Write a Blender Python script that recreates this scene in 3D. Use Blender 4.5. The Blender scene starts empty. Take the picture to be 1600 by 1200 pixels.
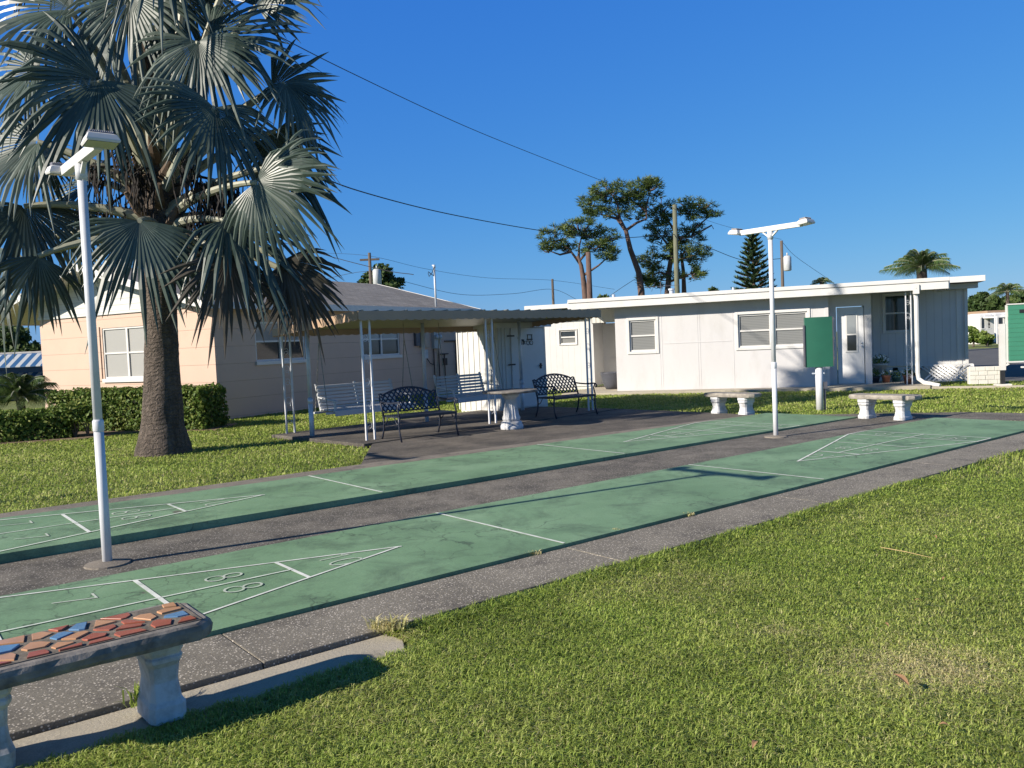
import bpy, math, random
import numpy as np
from mathutils import Vector, Matrix, noise
R_ = math.radians
random.seed(7); rng = np.random.default_rng(7)
C = bpy.context.scene.collection
SC = bpy.context.scene

# ---------------------------------------------------------------- camera
F, PITCH, ROLL, CH = 1304.6, 0.04818, 0.04337, 1.556
fw = Vector((0, math.cos(PITCH), -math.sin(PITCH))); up0 = Vector((0, math.sin(PITCH), math.cos(PITCH))); rt0 = Vector((1, 0, 0))
cr = rt0*math.cos(ROLL) - up0*math.sin(ROLL); cu = rt0*math.sin(ROLL) + up0*math.cos(ROLL)
cam = bpy.data.cameras.new('camera'); camo = bpy.data.objects.new('camera', cam); C.objects.link(camo)
cam.sensor_width = 36; cam.lens = F/1600*36; cam.clip_end = 3000; cam.clip_start = .05
M3 = Matrix((cr, cu, -fw)).transposed(); camo.matrix_world = Matrix.Translation((0, 0, CH)) @ M3.to_4x4()
SC.camera = camo
# ---------------------------------------------------------------- light
SAZ, SEL = R_(28.5), R_(26.5)
w = bpy.data.worlds.new('World'); SC.world = w; w.use_nodes = True
nt = w.node_tree; bg = nt.nodes['Background']; sk = nt.nodes.new('ShaderNodeTexSky'); sk.sky_type = 'NISHITA'
sk.sun_disc = False; sk.sun_elevation = SEL; sk.sun_rotation = R_(90) - (SAZ + math.pi); sk.altitude = 0
sk.air_density = 1.1; sk.dust_density = 0.05; sk.ozone_density = 5.0
# the Nishita sky graded to the deep clear blue of the day (per-channel gain and gamma)
sp_ = nt.nodes.new('ShaderNodeSeparateColor'); cb_ = nt.nodes.new('ShaderNodeCombineColor'); nt.links.new(sk.outputs[0], sp_.inputs[0])
for ch_, (gain, gam) in enumerate(((.40,1.04), (.56,.68), (.78,.25))):
    m0 = nt.nodes.new('ShaderNodeMath'); m0.operation = 'MULTIPLY'; m0.inputs[1].default_value = .1; nt.links.new(sp_.outputs[ch_], m0.inputs[0])
    m1 = nt.nodes.new('ShaderNodeMath'); m1.operation = 'POWER'; m1.inputs[1].default_value = gam; nt.links.new(m0.outputs[0], m1.inputs[0])
    m2 = nt.nodes.new('ShaderNodeMath'); m2.operation = 'MULTIPLY'; m2.inputs[1].default_value = gain*10/1.414; nt.links.new(m1.outputs[0], m2.inputs[0]); nt.links.new(m2.outputs[0], cb_.inputs[ch_])
tc_ = nt.nodes.new('ShaderNodeTexCoord'); sz_ = nt.nodes.new('ShaderNodeSeparateXYZ'); nt.links.new(tc_.outputs['Generated'], sz_.inputs[0])
zr_ = nt.nodes.new('ShaderNodeValToRGB'); zr_.color_ramp.elements[0].position = .46; zr_.color_ramp.elements[0].color = (1,1,1,1); zr_.color_ramp.elements[1].position = .80; zr_.color_ramp.elements[1].color = (.62,.39,.19,1)
nt.links.new(sz_.outputs[2], zr_.inputs[0]); mz_ = nt.nodes.new('ShaderNodeMix'); mz_.data_type = 'RGBA'; mz_.blend_type = 'MULTIPLY'; mz_.inputs[0].default_value = 1     # deeper towards the zenith
nt.links.new(cb_.outputs[0], mz_.inputs[6]); nt.links.new(zr_.outputs[0], mz_.inputs[7]); nt.links.new(mz_.outputs[2], bg.inputs[0]); bg.inputs[1].default_value = 0.1
sl = bpy.data.lights.new('sun', 'SUN'); sl.energy = 5.0; sl.angle = R_(.55); sl.color = (1, .91, .785)
so = bpy.data.objects.new('sun', sl); C.objects.link(so)
so.rotation_euler = Vector((math.cos(SAZ)*math.cos(SEL), math.sin(SAZ)*math.cos(SEL), -math.sin(SEL))).to_track_quat('-Z', 'Y').to_euler()
SC.view_settings.view_transform = 'Standard'; SC.view_settings.look = 'None'; SC.view_settings.exposure = 0.62; SC.view_settings.gamma = 1

# ---------------------------------------------------------------- helpers
def ray(px, py):
    u = (px-800)/F; v = (600-py)/F
    x = u*math.cos(ROLL)+v*math.sin(ROLL); y = -u*math.sin(ROLL)+v*math.cos(ROLL)
    return Vector((x, math.cos(PITCH)+y*math.sin(PITCH), -math.sin(PITCH)+y*math.cos(PITCH)))
def gnd(px, py, z=0.0):
    d = ray(px, py); t = (z-CH)/d.z; return Vector((d.x*t, d.y*t, z))
def at(px, py, Y):
    d = ray(px, py); t = Y/d.y; return Vector((d.x*t, Y, CH+d.z*t))
CX, CY, CTH = -.92278, 6.50413, .672357
def crt(s, t, z=0.0):      # court frame: s along the lanes, t to the far side
    c, n = math.cos(CTH), math.sin(CTH); return Vector((CX+s*c-t*n, CY+s*n+t*c, z))

class MB:
    def __init__(s): s.v = []; s.f = []; s.m = []
    def add(s, vs, fs, mi=0):
        o = len(s.v); s.v += [tuple(p) for p in vs]; s.f += [tuple(i+o for i in f) for f in fs]; s.m += [mi]*len(fs)
    def box(s, x0, y0, z0, x1, y1, z1, mi=0, M=None):
        vs = [Vector(p) for p in ((x0,y0,z0),(x1,y0,z0),(x1,y1,z0),(x0,y1,z0),(x0,y0,z1),(x1,y0,z1),(x1,y1,z1),(x0,y1,z1))]
        if M is not None: vs = [M @ p for p in vs]
        s.add(vs, [(0,3,2,1),(4,5,6,7),(0,1,5,4),(1,2,6,5),(2,3,7,6),(3,0,4,7)], mi)
    def bar(s, a, b, wd, th, mi=0, upv=(0,0,1)):
        a = Vector(a); b = Vector(b); d = b-a; L = d.length; d.normalize(); u = Vector(upv)
        if abs(d.dot(u)) > .98: u = Vector((0,1,0))
        x = d.cross(u).normalized(); z = x.cross(d)
        M = Matrix((x, d, z)).transposed().to_4x4(); M.translation = a
        s.box(-wd/2, 0, -th/2, wd/2, L, th/2, mi, M)
    def tube(s, pts, rad, seg=8, mi=0, caps=True):
        pts = [Vector(p) for p in pts]; n = len(pts)
        if not hasattr(rad, '__len__'): rad = [rad]*n
        vs = []; px = None
        for i, p in enumerate(pts):
            d = (pts[min(i+1,n-1)]-pts[max(i-1,0)]).normalized()
            if px is None:
                px = d.orthogonal().normalized()
            else: px = (px - d*px.dot(d)).normalized()
            py = d.cross(px)
            for k in range(seg):
                a = 2*math.pi*k/seg; vs.append(p+(px*math.cos(a)+py*math.sin(a))*rad[i])
        fs = [(i*seg+k, i*seg+(k+1)%seg, (i+1)*seg+(k+1)%seg, (i+1)*seg+k) for i in range(n-1) for k in range(seg)]
        if caps: fs += [tuple(reversed(range(seg))), tuple(range((n-1)*seg, n*seg))]
        s.add(vs, fs, mi)
    def lathe(s, prof, seg=20, c=(0,0,0), mi=0, flute=0, nf=12):
        vs = []; n = len(prof); c = Vector(c)
        for i, (r, z) in enumerate(prof):
            for k in range(seg):
                a = 2*math.pi*k/seg; rr = r*(1-(flute*(.5+.5*math.cos(a*nf)) if flute and prof[i][0] > 0 and .15 < i/n < .75 else 0))
                vs.append(c+Vector((rr*math.cos(a), rr*math.sin(a), z)))
        fs = [(i*seg+k, i*seg+(k+1)%seg, (i+1)*seg+(k+1)%seg, (i+1)*seg+k) for i in range(n-1) for k in range(seg)]
        fs += [tuple(reversed(range(seg))), tuple(range((n-1)*seg, n*seg))]
        s.add(vs, fs, mi)
    def prism(s, poly, z0, z1, mi=0):
        n = len(poly); zt = z1 if callable(z1) else (lambda x, y: z1)
        ar = sum(poly[i][0]*poly[(i+1)%n][1]-poly[(i+1)%n][0]*poly[i][1] for i in range(n))
        if ar < 0: poly = poly[::-1]
        vs = [(p[0], p[1], z0) for p in poly]+[(p[0], p[1], zt(p[0], p[1])) for p in poly]
        s.add(vs, [tuple(reversed(range(n))), tuple(range(n, 2*n))]+[(i, (i+1)%n, n+(i+1)%n, n+i) for i in range(n)], mi)
    def build(s, name, mats, parent=None, smooth=False, bevel=0, loc=None):
        me = bpy.data.meshes.new(name); me.from_pydata(s.v, [], s.f); me.update()
        if not isinstance(mats, (list, tuple)): mats = [mats]
        for m in mats: me.materials.append(m)
        if len(mats) > 1: me.polygons.foreach_set('material_index', s.m)
        if smooth: me.polygons.foreach_set('use_smooth', [True]*len(me.polygons))
        o = bpy.data.objects.new(name, me); C.objects.link(o)
        if parent: o.parent = parent
        if loc is not None: o.location = loc
        if bevel:
            b = o.modifiers.new('bevel', 'BEVEL'); b.width = bevel; b.segments = 2; b.limit_method = 'ANGLE'; b.angle_limit = R_(40)
        return o
def npmesh(name, V, Fq, mat, attr=None, parent=None):
    me = bpy.data.meshes.new(name); n = len(V); k = Fq.shape[1]; m = len(Fq)
    me.vertices.add(n); me.vertices.foreach_set('co', V.astype(np.float32).ravel())
    me.loops.add(m*k); me.loops.foreach_set('vertex_index', Fq.astype(np.int32).ravel())
    me.polygons.add(m); me.polygons.foreach_set('loop_start', np.arange(0, m*k, k, dtype=np.int32))
    me.polygons.foreach_set('loop_total', np.full(m, k, dtype=np.int32))
    me.update(calc_edges=True); me.validate()
    if attr is not None:
        a = me.attributes.new('tint', 'FLOAT', 'POINT'); a.data.foreach_set('value', attr.astype(np.float32))
    me.materials.append(mat); o = bpy.data.objects.new(name, me); C.objects.link(o)
    if parent: o.parent = parent
    return o
def tag(o, label=None, cat=None, group=None, kind=None):
    if label: o['label'] = label
    if cat: o['category'] = cat
    if group: o['group'] = group
    if kind: o['kind'] = kind
    return o
def thing(name, label, cat, loc=(0,0,0), rz=0, group=None):
    o = bpy.data.objects.new(name, None); C.objects.link(o); o.location = loc; o.rotation_euler = (0,0,rz); o.empty_display_size = .1
    return tag(o, label, cat, group)
def dup(root, loc, rz, label, group=None):
    r = root.copy(); C.objects.link(r); r.location = loc; r.rotation_euler = (0,0,rz); r['label'] = label
    if group: r['group'] = group
    for ch in list(root.children):
        c = ch.copy(); C.objects.link(c); c.parent = r
        for g in list(ch.children):
            d = g.copy(); C.objects.link(d); d.parent = c
    return r
def struct(o, cat=None, label=None):
    o['kind'] = 'structure'
    if cat: o['category'] = cat
    if label: o['label'] = label
    return o

# ---------------------------------------------------------------- materials
def rgb(h):
    return tuple(((c/255)/12.92 if c/255 <= .04045 else ((c/255+.055)/1.055)**2.4) for c in h)
class N:
    def __init__(s, name):
        m = bpy.data.materials.new(name); m.use_nodes = True; s.m = m; s.t = m.node_tree; s.b = s.t.nodes['Principled BSDF']
        s.geo = s.t.nodes.new('ShaderNodeNewGeometry'); s.pos = s.geo.outputs['Position']
    def n(s, typ, **kw):
        x = s.t.nodes.new(typ)
        for k, v in kw.items(): setattr(x, k, v)
        return x
    def l(s, a, b): s.t.links.new(a, b)
    def tex(s, scale, detail=4, rough=.55, vec=None, stretch=None, dist=0):
        x = s.n('ShaderNodeTexNoise'); x.inputs['Scale'].default_value = scale; x.inputs['Detail'].default_value = detail
        x.inputs['Roughness'].default_value = rough; x.inputs['Distortion'].default_value = dist
        v = vec or s.pos
        if stretch:
            mp = s.n('ShaderNodeMapping'); mp.inputs['Scale'].default_value = stretch; s.l(v, mp.inputs[0]); v = mp.outputs[0]
        s.l(v, x.inputs['Vector']); return x.outputs['Fac']
    def ramp(s, fac, stops):
        r = s.n('ShaderNodeValToRGB'); e = r.color_ramp.elements
        while len(e) < len(stops): e.new(.5)
        for k, (p, c) in enumerate(stops):
            e[k].position = p; e[k].color = (*c, 1) if hasattr(c, '__len__') else (c, c, c, 1)
        s.l(fac, r.inputs[0]); return r.outputs[0]
    def mix(s, fac, a, b, mode='MIX'):
        x = s.n('ShaderNodeMix', data_type='RGBA', blend_type=mode)
        for sock, v in ((x.inputs[0], fac), (x.inputs[6], a), (x.inputs[7], b)):
            if hasattr(v, 'links') or hasattr(v, 'is_linked'): s.l(v, sock)
            elif hasattr(v, '__len__'): sock.default_value = (*v, 1)
            else: sock.default_value = v
        return x.outputs[2]
    def color(s, c):
        if hasattr(c, '__len__') and not hasattr(c, 'is_linked'): s.b.inputs['Base Color'].default_value = (*c, 1)
        else: s.l(c, s.b.inputs['Base Color'])
    def bump(s, h, strength=.3, dist=.01):
        b = s.n('ShaderNodeBump'); b.inputs['Strength'].default_value = strength; b.inputs['Distance'].default_value = dist
        s.l(h, b.inputs['Height']); s.l(b.outputs[0], s.b.inputs['Normal'])
    def rough(s, v):
        if hasattr(v, 'is_linked'): s.l(v, s.b.inputs['Roughness'])
        else: s.b.inputs['Roughness'].default_value = v
def paint(name, c, var=.12, scale=3, rough=.5, metal=0, bump=.15, bs=40, dirt=None, dscale=1.5, damt=.5, stretch=None):
    k = N(name); a = tuple(x*(1-var) for x in c); b = tuple(min(1, x*(1+var*.6)) for x in c)
    col = k.ramp(k.tex(scale, 6, .6, stretch=stretch), [(.3, a), (.7, b)])
    if dirt: col = k.mix(k.ramp(k.tex(dscale, 8, .7, stretch=stretch), [(.5, 0), (.75, damt)]), col, dirt)
    k.color(col); k.rough(rough); k.b.inputs['Metallic'].default_value = metal
    if bump: k.bump(k.tex(bs, 5, .6), bump, .004)
    return k.m

def green_court():
    k = N('green_court_paint')
    base = k.ramp(k.tex(.9, 7, .62), [(.3, (.130,.235,.125)), (.5, (.172,.295,.165)), (.72, (.228,.36,.215))])
    st = k.ramp(k.tex(1.7, 9, .78, dist=.5), [(.48, 0), (.68, .85)])
    base = k.mix(st, base, (.075,.125,.075))
    fine = k.ramp(k.tex(60, 4, .7), [(.35, .72), (.65, 1.12)])
    base = k.mix(.55, base, fine, 'MULTIPLY')
    # hairline cracks
    v = k.n('ShaderNodeTexVoronoi', feature='DISTANCE_TO_EDGE'); v.inputs['Scale'].default_value = 2.3
    wv = k.n('ShaderNodeTexNoise'); wv.inputs['Scale'].default_value = 3; wv.inputs['Detail'].default_value = 5
    k.l(k.pos, wv.inputs['Vector']); ad = k.n('ShaderNodeMixRGB', blend_type='LINEAR_LIGHT'); ad.inputs[0].default_value = .28
    k.l(k.pos, ad.inputs[1]); k.l(wv.outputs['Color'], ad.inputs[2]); k.l(ad.outputs[0], v.inputs['Vector'])
    cr_ = k.ramp(v.outputs['Distance'], [(0, 1), (.026, 0)])
    ms = k.ramp(k.tex(.55, 3), [(.46, 0), (.58, .7)])
    mm = k.mix(1.0, cr_, ms, 'MULTIPLY')
    base = k.mix(mm, base, (.03,.045,.03))
    pt = k.ramp(k.tex(2.6, 4, .5), [(.71, 0), (.74, .8)])
    base = k.mix(pt, base, (.10,.085,.07))
    k.color(base); k.rough(.72); k.bump(k.tex(90, 5, .7), .35, .004); return k.m
def concrete(name, lo, hi, agg=(.5,.46,.4), aggamt=.8, stain=(.05,.045,.045), st0=.45, sc=.8, aggscale=55):
    k = N(name)
    base = k.ramp(k.tex(sc, 8, .65), [(.3, lo), (.7, hi)])
    base = k.mix(k.ramp(k.tex(sc*2.4, 9, .75), [(st0, 0), (st0+.22, .8)]), base, stain)
    v = k.n('ShaderNodeTexVoronoi'); v.inputs['Scale'].default_value = aggscale; k.l(k.pos, v.inputs['Vector'])
    sp = k.ramp(v.outputs['Distance'], [(.22, 1), (.36, 0)])
    msk = k.ramp(v.outputs['Color'], [(.36, 0), (.5, aggamt)]) if aggamt else 0
    if aggamt:
        base = k.mix(k.mix(1., sp, msk, 'MULTIPLY'), base, agg)
    base = k.mix(.6, base, k.ramp(k.tex(120, 3, .8), [(.3, .6), (.7, 1.2)]), 'MULTIPLY')
    k.color(base); k.rough(.9); k.bump(k.tex(70, 6, .7), .6, .008); return k.m
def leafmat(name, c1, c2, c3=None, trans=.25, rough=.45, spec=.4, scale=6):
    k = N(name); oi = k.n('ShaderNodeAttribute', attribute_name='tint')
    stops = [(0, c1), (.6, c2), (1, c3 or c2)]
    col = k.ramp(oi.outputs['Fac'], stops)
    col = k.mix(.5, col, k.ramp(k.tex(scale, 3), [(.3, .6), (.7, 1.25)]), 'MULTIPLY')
    k.color(col); k.rough(rough); k.b.inputs['Specular IOR Level'].default_value = spec
    if trans:
        tb = k.n('ShaderNodeBsdfTranslucent'); k.l(col, tb.inputs[0]); mx = k.n('ShaderNodeMixShader'); mx.inputs[0].default_value = trans
        out = k.t.nodes['Material Output']; k.l(k.b.outputs[0], mx.inputs[1]); k.l(tb.outputs[0], mx.inputs[2]); k.l(mx.outputs[0], out.inputs[0])
    return k.m
def lapmat(name, c, step, dark=.45, wid=.04, axis='Z', var=.08, off=0.0, rough=.6, dirt=None):
    # panel boards with a groove every `step` metres along an object axis
    k = N(name); tc = k.n('ShaderNodeTexCoord'); sx = k.n('ShaderNodeSeparateXYZ'); k.l(tc.outputs['Object'], sx.inputs[0])
    m1 = k.n('ShaderNodeMath', operation='ADD'); k.l(sx.outputs[axis], m1.inputs[0]); m1.inputs[1].default_value = 100*step+off
    m2 = k.n('ShaderNodeMath', operation='DIVIDE'); k.l(m1.outputs[0], m2.inputs[0]); m2.inputs[1].default_value = step
    m3 = k.n('ShaderNodeMath', operation='FRACT'); k.l(m2.outputs[0], m3.inputs[0])
    gr = k.ramp(m3.outputs[0], [(0, 1), (wid, 0)])
    base = k.ramp(k.tex(2.2, 7, .6), [(.3, tuple(x*(1-var) for x in c)), (.7, tuple(min(1, x*(1+var)) for x in c))])
    if dirt: base = k.mix(k.ramp(k.tex(1.1, 8, .7), [(.5, 0), (.75, .45)]), base, dirt)
    base = k.mix(gr, base, tuple(x*dark for x in c)); k.color(base); k.rough(rough)
    inv = k.n('ShaderNodeMath', operation='SUBTRACT'); inv.inputs[0].default_value = 1; k.l(gr, inv.inputs[1])
    k.bump(inv.outputs[0], .5, .01); return k.m
def glassmat(name, c, rough=.06, spec=.6, slats=0):
    k = N(name)
    if slats:
        wv = k.n('ShaderNodeTexWave', bands_direction='Z'); wv.inputs['Scale'].default_value = slats; wv.inputs['Distortion'].default_value = .3
        k.l(k.pos, wv.inputs['Vector']); k.color(k.ramp(wv.outputs['Fac'], [(.2, tuple(x*.75 for x in c)), (.6, c)]))
    else: k.color(k.ramp(k.tex(1.6, 4), [(.3, tuple(x*.8 for x in c)), (.7, tuple(x*1.15 for x in c))]))
    k.rough(rough); k.b.inputs['Specular IOR Level'].default_value = spec; return k.m

M = {}
M['court'] = green_court()
M['line'] = paint('worn_white_line', (.72,.74,.68), .18, 8, .75, 0, .1, 60, dirt=(.24,.34,.25), dscale=5, damt=.8)
M['num'] = paint('worn_numeral_paint', (.52,.56,.48), .2, 8, .8, 0, .1, 60, dirt=(.19,.31,.2), dscale=7, damt=.9)
M['walk'] = concrete('dark_concrete', (.11,.098,.08), (.225,.2,.165), stain=(.045,.040,.034), st0=.40)
M['apron'] = concrete('aggregate_concrete', (.15,.134,.108), (.255,.23,.187), agg=(.62,.56,.48), aggamt=1, stain=(.06,.052,.047), st0=.5, sc=1.1, aggscale=62)
M['patio'] = concrete('patio_concrete', (.085,.075,.062), (.175,.15,.122), stain=(.036,.031,.028), st0=.40, sc=.5, aggamt=.35)
M['slab'] = concrete('pale_concrete', (.36,.32,.25), (.48,.43,.34), aggamt=0, stain=(.16,.145,.125), st0=.52)
M['strip'] = concrete('strip_concrete', (.17,.147,.12), (.26,.225,.185), aggamt=.2, st0=.5, sc=1.5)
M['asphalt'] = concrete('asphalt', (.075,.075,.078), (.12,.118,.118), aggamt=.2, st0=.6)
k = N('lawn_soil')
col = k.ramp(k.tex(.35, 6, .6), [(.3, (.13,.165,.035)), (.7, (.20,.22,.06))])
col = k.mix(.7, col, k.ramp(k.tex(22, 5, .75), [(.3, .45), (.7, 1.3)]), 'MULTIPLY')
col = k.mix(k.ramp(k.tex(.9, 5, .6), [(.58, 0), (.75, .5)]), col, (.19,.155,.075))
k.color(col); k.rough(.95); k.bump(k.tex(45, 6, .8), .9, .03); M['soil'] = k.m
M['grass'] = leafmat('grass_blades', (.215,.325,.048), (.46,.53,.135), (.66,.59,.32), trans=.4, rough=.5, spec=.25, scale=1.2)
M['mulch'] = paint('bare_earth', (.19,.13,.085), .4, 18, .95, 0, .8, 60)
M['white'] = paint('white_paint', (.62,.62,.62), .05, 2.5, .45, 0, .08, 30, dirt=(.55,.53,.48), dscale=2.2, damt=.25)
M['whitepole'] = paint('white_pole_paint', (.62,.63,.66), .05, 6, .35, 0, .05, 30, dirt=(.45,.42,.38), dscale=7, damt=.35)
M['trim'] = paint('white_trim', (.64,.63,.61), .04, 3, .45, 0, .06, 30, dirt=(.5,.46,.38), dscale=2.0, damt=.3)
M['panel'] = paint('white_wall_panel', (.56,.55,.55), .04, 1.2, .6, 0, .12, 25, dirt=(.40,.38,.35), dscale=2.2, damt=.4, stretch=(1,1,.35))
M['groove'] = lapmat('white_grooved_panel', (.58,.58,.58), .203, .6, .06, 'X', .05, dirt=(.58,.57,.53))
M['pink'] = lapmat('peach_block', (.565,.405,.315), .444, .62, .028, 'Z', .05, off=-.02+.0, dirt=(.42,.32,.245))
M['lap'] = lapmat('white_lap_siding', (.58,.585,.56), .16, .55, .09, 'Z', .05)
M['soffit'] = lapmat('soffit_boards', (.52,.51,.47), .15, .6, .08, 'X', .05)
M['shedwall'] = paint('white_shed_steel', (.60,.595,.57), .06, 1.5, .42, 0, .05, 20, dirt=(.5,.46,.4), dscale=1.4, damt=.3)
def shingles():
    k = N('grey_shingles'); tc = k.n('ShaderNodeTexCoord')
    br = k.n('ShaderNodeTexBrick'); br.inputs['Scale'].default_value = 1; br.inputs['Brick Width'].default_value = .30; br.inputs['Row Height'].default_value = .14
    br.inputs['Mortar Size'].default_value = .006; br.inputs['Color1'].default_value = (.20,.19,.18,1); br.inputs['Color2'].default_value = (.29,.27,.25,1); br.inputs['Mortar'].default_value = (.07,.066,.06,1)
    k.l(tc.outputs['Object'], br.inputs['Vector'])
    c = k.mix(k.ramp(k.tex(1.2, 8, .7, stretch=(1,1,3)), [(.4, 0), (.7, .7)]), br.outputs[0], (.13,.12,.11)); k.color(c); k.rough(.95); k.bump(br.outputs['Fac'], -.5, .015); return k.m
M['shingle'] = shingles()
M['roofgrey'] = paint('roof_membrane', (.36,.35,.33), .2, 2, .8, 0, .3, 25, dirt=(.6,.58,.55), dscale=.8, damt=.6)
M['awning'] = paint('beige_awning', (.40,.275,.18), .08, 1.5, .5, 0, .05, 20, dirt=(.22,.19,.16), dscale=2, damt=.4)
M['awnpan'] = paint('white_awning_pan', (.27,.255,.20), .08, 1.5, .5, 0, .05, 20, dirt=(.22,.2,.15), dscale=2, damt=.5)
M['iron'] = paint('dark_blue_iron', (.022,.027,.045), .3, 9, .42, .0, .2, 60)
M['galv'] = paint('grey_pipe', (.55,.60,.66), .1, 5, .4, .15, .05, 30, dirt=(.35,.36,.36), dscale=4, damt=.5)
M['swing'] = paint('white_swing_wood', (.52,.53,.54), .07, 4, .55, 0, .1, 30, dirt=(.45,.42,.38), dscale=4, damt=.35)
M['chain'] = paint('chain', (.30,.27,.22), .3, 20, .5, .4, .1, 60)
M['stone'] = paint('weathered_cast_stone', (.23,.21,.19), .45, 9, .92, 0, .9, 35, dirt=(.03,.029,.028), dscale=5, damt=.9)
M['stonetop'] = paint('pale_weathered_stone', (.33,.30,.26), .4, 10, .92, 0, .9, 35, dirt=(.10,.095,.085), dscale=4, damt=.8)
M['legw'] = paint('white_cast_leg', (.56,.565,.575), .08, 7, .7, 0, .6, 28, dirt=(.15,.135,.115), dscale=4.5, damt=.85)
M['grout'] = paint('grout', (.17,.145,.115), .45, 14, .95, 0, .9, 50, dirt=(.09,.08,.065), dscale=9, damt=.7)
M['t_red'] = paint('red_tile', (.36,.105,.062), .15, 12, .3, 0, .1, 30)
M['t_org'] = paint('orange_tile', (.52,.28,.15), .12, 12, .3, 0, .1, 30)
M['t_blue'] = paint('blue_tile', (.12,.25,.43), .12, 12, .25, 0, .1, 30)
M['sbgreen'] = paint('green_panel', (.022,.115,.072), .08, 3, .38, 0, .03, 20, dirt=(.02,.10,.065), dscale=2, damt=.35)
M['sbgreen2'] = lapmat('green_panel_ribbed', (.045,.215,.135), .11, .7, .1, 'Z', .06)
M['black'] = paint('black_metal', (.02,.02,.022), .3, 9, .5)
M['darkgrey'] = paint('dark_grey_metal', (.10,.10,.12), .2, 9, .5, .2)
M['lens'] = paint('yellowed_lens', (.40,.43,.34), .1, 9, .25)
M['fin'] = paint('lamp_fin_metal', (.24,.22,.22), .2, 12, .45, .3)
M['brownmetal'] = paint('rusty_pipe', (.10,.055,.038), .3, 12, .7)
M['meter'] = paint('grey_box', (.42,.42,.40), .12, 8, .5)
M['beigebox'] = paint('beige_panel_box', (.42,.33,.26), .08, 8, .5)
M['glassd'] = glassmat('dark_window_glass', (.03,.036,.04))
M['glassm'] = glassmat('reflection_tinted_glass', (.26,.28,.29), .12)  # paler base colour stands in for a reflection on the upper panes
M['glasss'] = glassmat('screened_window', (.22,.225,.22), .35, .4, slats=7)
M['blind'] = glassmat('window_blind', (.38,.375,.355), .4, .5, slats=16)
M['glassg'] = glassmat('greenish_dark_glass', (.02,.045,.04))
M['terra'] = paint('terracotta', (.42,.16,.09), .15, 9, .7)
M['potwhite'] = paint('glazed_cream_pot', (.60,.55,.48), .15, 9, .4)
M['potgrey'] = paint('blue_grey_planter', (.075,.08,.10), .12, 5, .5)
M['potgreen'] = paint('green_pot', (.10,.20,.16), .15, 9, .5)
M['blockw'] = paint('painted_block', (.66,.64,.59), .1, 5, .8, 0, .6, 18)
M['wood'] = paint('pole_wood', (.12,.095,.075), .3, 3, .9, 0, .5, 30, stretch=(6,6,.6))
M['polegreen'] = paint('treated_pole_wood', (.15,.155,.105), .25, 3, .9, 0, .5, 30, stretch=(6,6,.6))
M['wire'] = paint('black_wire', (.02,.02,.022), .1, 3, .6, 0, 0)
M['transf'] = paint('transformer_grey', (.5,.52,.53), .1, 5, .45)
k = N('blue_white_awning_stripe'); tc = k.n('ShaderNodeTexCoord'); wv = k.n('ShaderNodeTexWave', bands_direction='X'); wv.inputs['Scale'].default_value = .7; k.l(tc.outputs['Object'], wv.inputs['Vector'])
k.color(k.ramp(wv.outputs['Fac'], [(.55, (.02,.09,.22)), (.6, (.42,.44,.46))])); k.rough(.6); M['bluestripe'] = k.m
M['bluewall'] = paint('blue_wall', (.03,.085,.22), .2, 2, .6)
M['trailer'] = paint('white_trailer', (.76,.75,.73), .1, 1.5, .5, 0, 0, 20, dirt=(.45,.42,.38), dscale=.9, damt=.4)
M['petal'] = paint('white_petals', (.8,.8,.74), .05, 9, .6, 0, 0)
M['straw'] = paint('dry_straw', (.47,.34,.16), .2, 20, .8, 0, 0)
M['dryleaf'] = paint('dry_leaf', (.28,.16,.08), .3, 30, .8, 0, .3)
def trunkmat(name, c1, c2, band=9, dark=.5):
    k = N(name)
    wv = k.n('ShaderNodeTexWave', bands_direction='Z'); wv.inputs['Scale'].default_value = band; wv.inputs['Distortion'].default_value = 11; wv.inputs['Detail'].default_value = 6; wv.inputs['Detail Scale'].default_value = 2.5
    k.l(k.pos, wv.inputs['Vector'])
    c = k.ramp(k.tex(5, 7, .7, stretch=(3,3,.7)), [(.3, c1), (.7, c2)])
    c = k.mix(.5, c, k.ramp(wv.outputs['Fac'], [(.1, dark), (.45, 1.05)]), 'MULTIPLY'); c = k.mix(k.ramp(k.tex(2.2, 7, .75, stretch=(2,2,.6)), [(.5, 0), (.7, .7)]), c, tuple(x*.35 for x in c1)); k.color(c); k.rough(.92)
    k.bump(k.mix(.5, wv.outputs['Fac'], k.tex(28, 7, .8, stretch=(2,2,.4))), 1.0, .03); return k.m
M['ptrunk'] = trunkmat('palm_bark', (.06,.046,.037), (.175,.138,.11), 4.0, .55)
M['bark'] = paint('pine_bark', (.135,.085,.068), .4, 4, .95, 0, .9, 14, stretch=(2,2,.6))
M['petiole'] = paint('silver_petiole', (.30,.30,.22), .18, 4, .5, 0, .3, 22)
M['boot'] = paint('brown_leaf_base', (.115,.078,.052), .45, 6, .85, 0, .8, 26)
M['fruit'] = paint('dark_fruit_stalk', (.022,.017,.015), .4, 20, .8, 0, .3)
M['frond'] = leafmat('silver_frond', (.022,.040,.031), (.060,.088,.070), (.19,.215,.178), trans=.05, rough=.42, spec=.5, scale=2)
M['frondd'] = leafmat('dying_frond', (.035,.036,.028), (.07,.06,.047), (.13,.105,.078), trans=.10, rough=.6, spec=.3, scale=2)
M['hedge'] = leafmat('hedge_leaf', (.06,.115,.018), (.13,.195,.036), (.25,.28,.07), trans=.25, rough=.55, spec=.22)
M['pine'] = leafmat('pine_needles', (.04,.075,.018), (.085,.125,.028), (.15,.18,.045), trans=.15, rough=.6, spec=.3, scale=.5)
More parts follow.
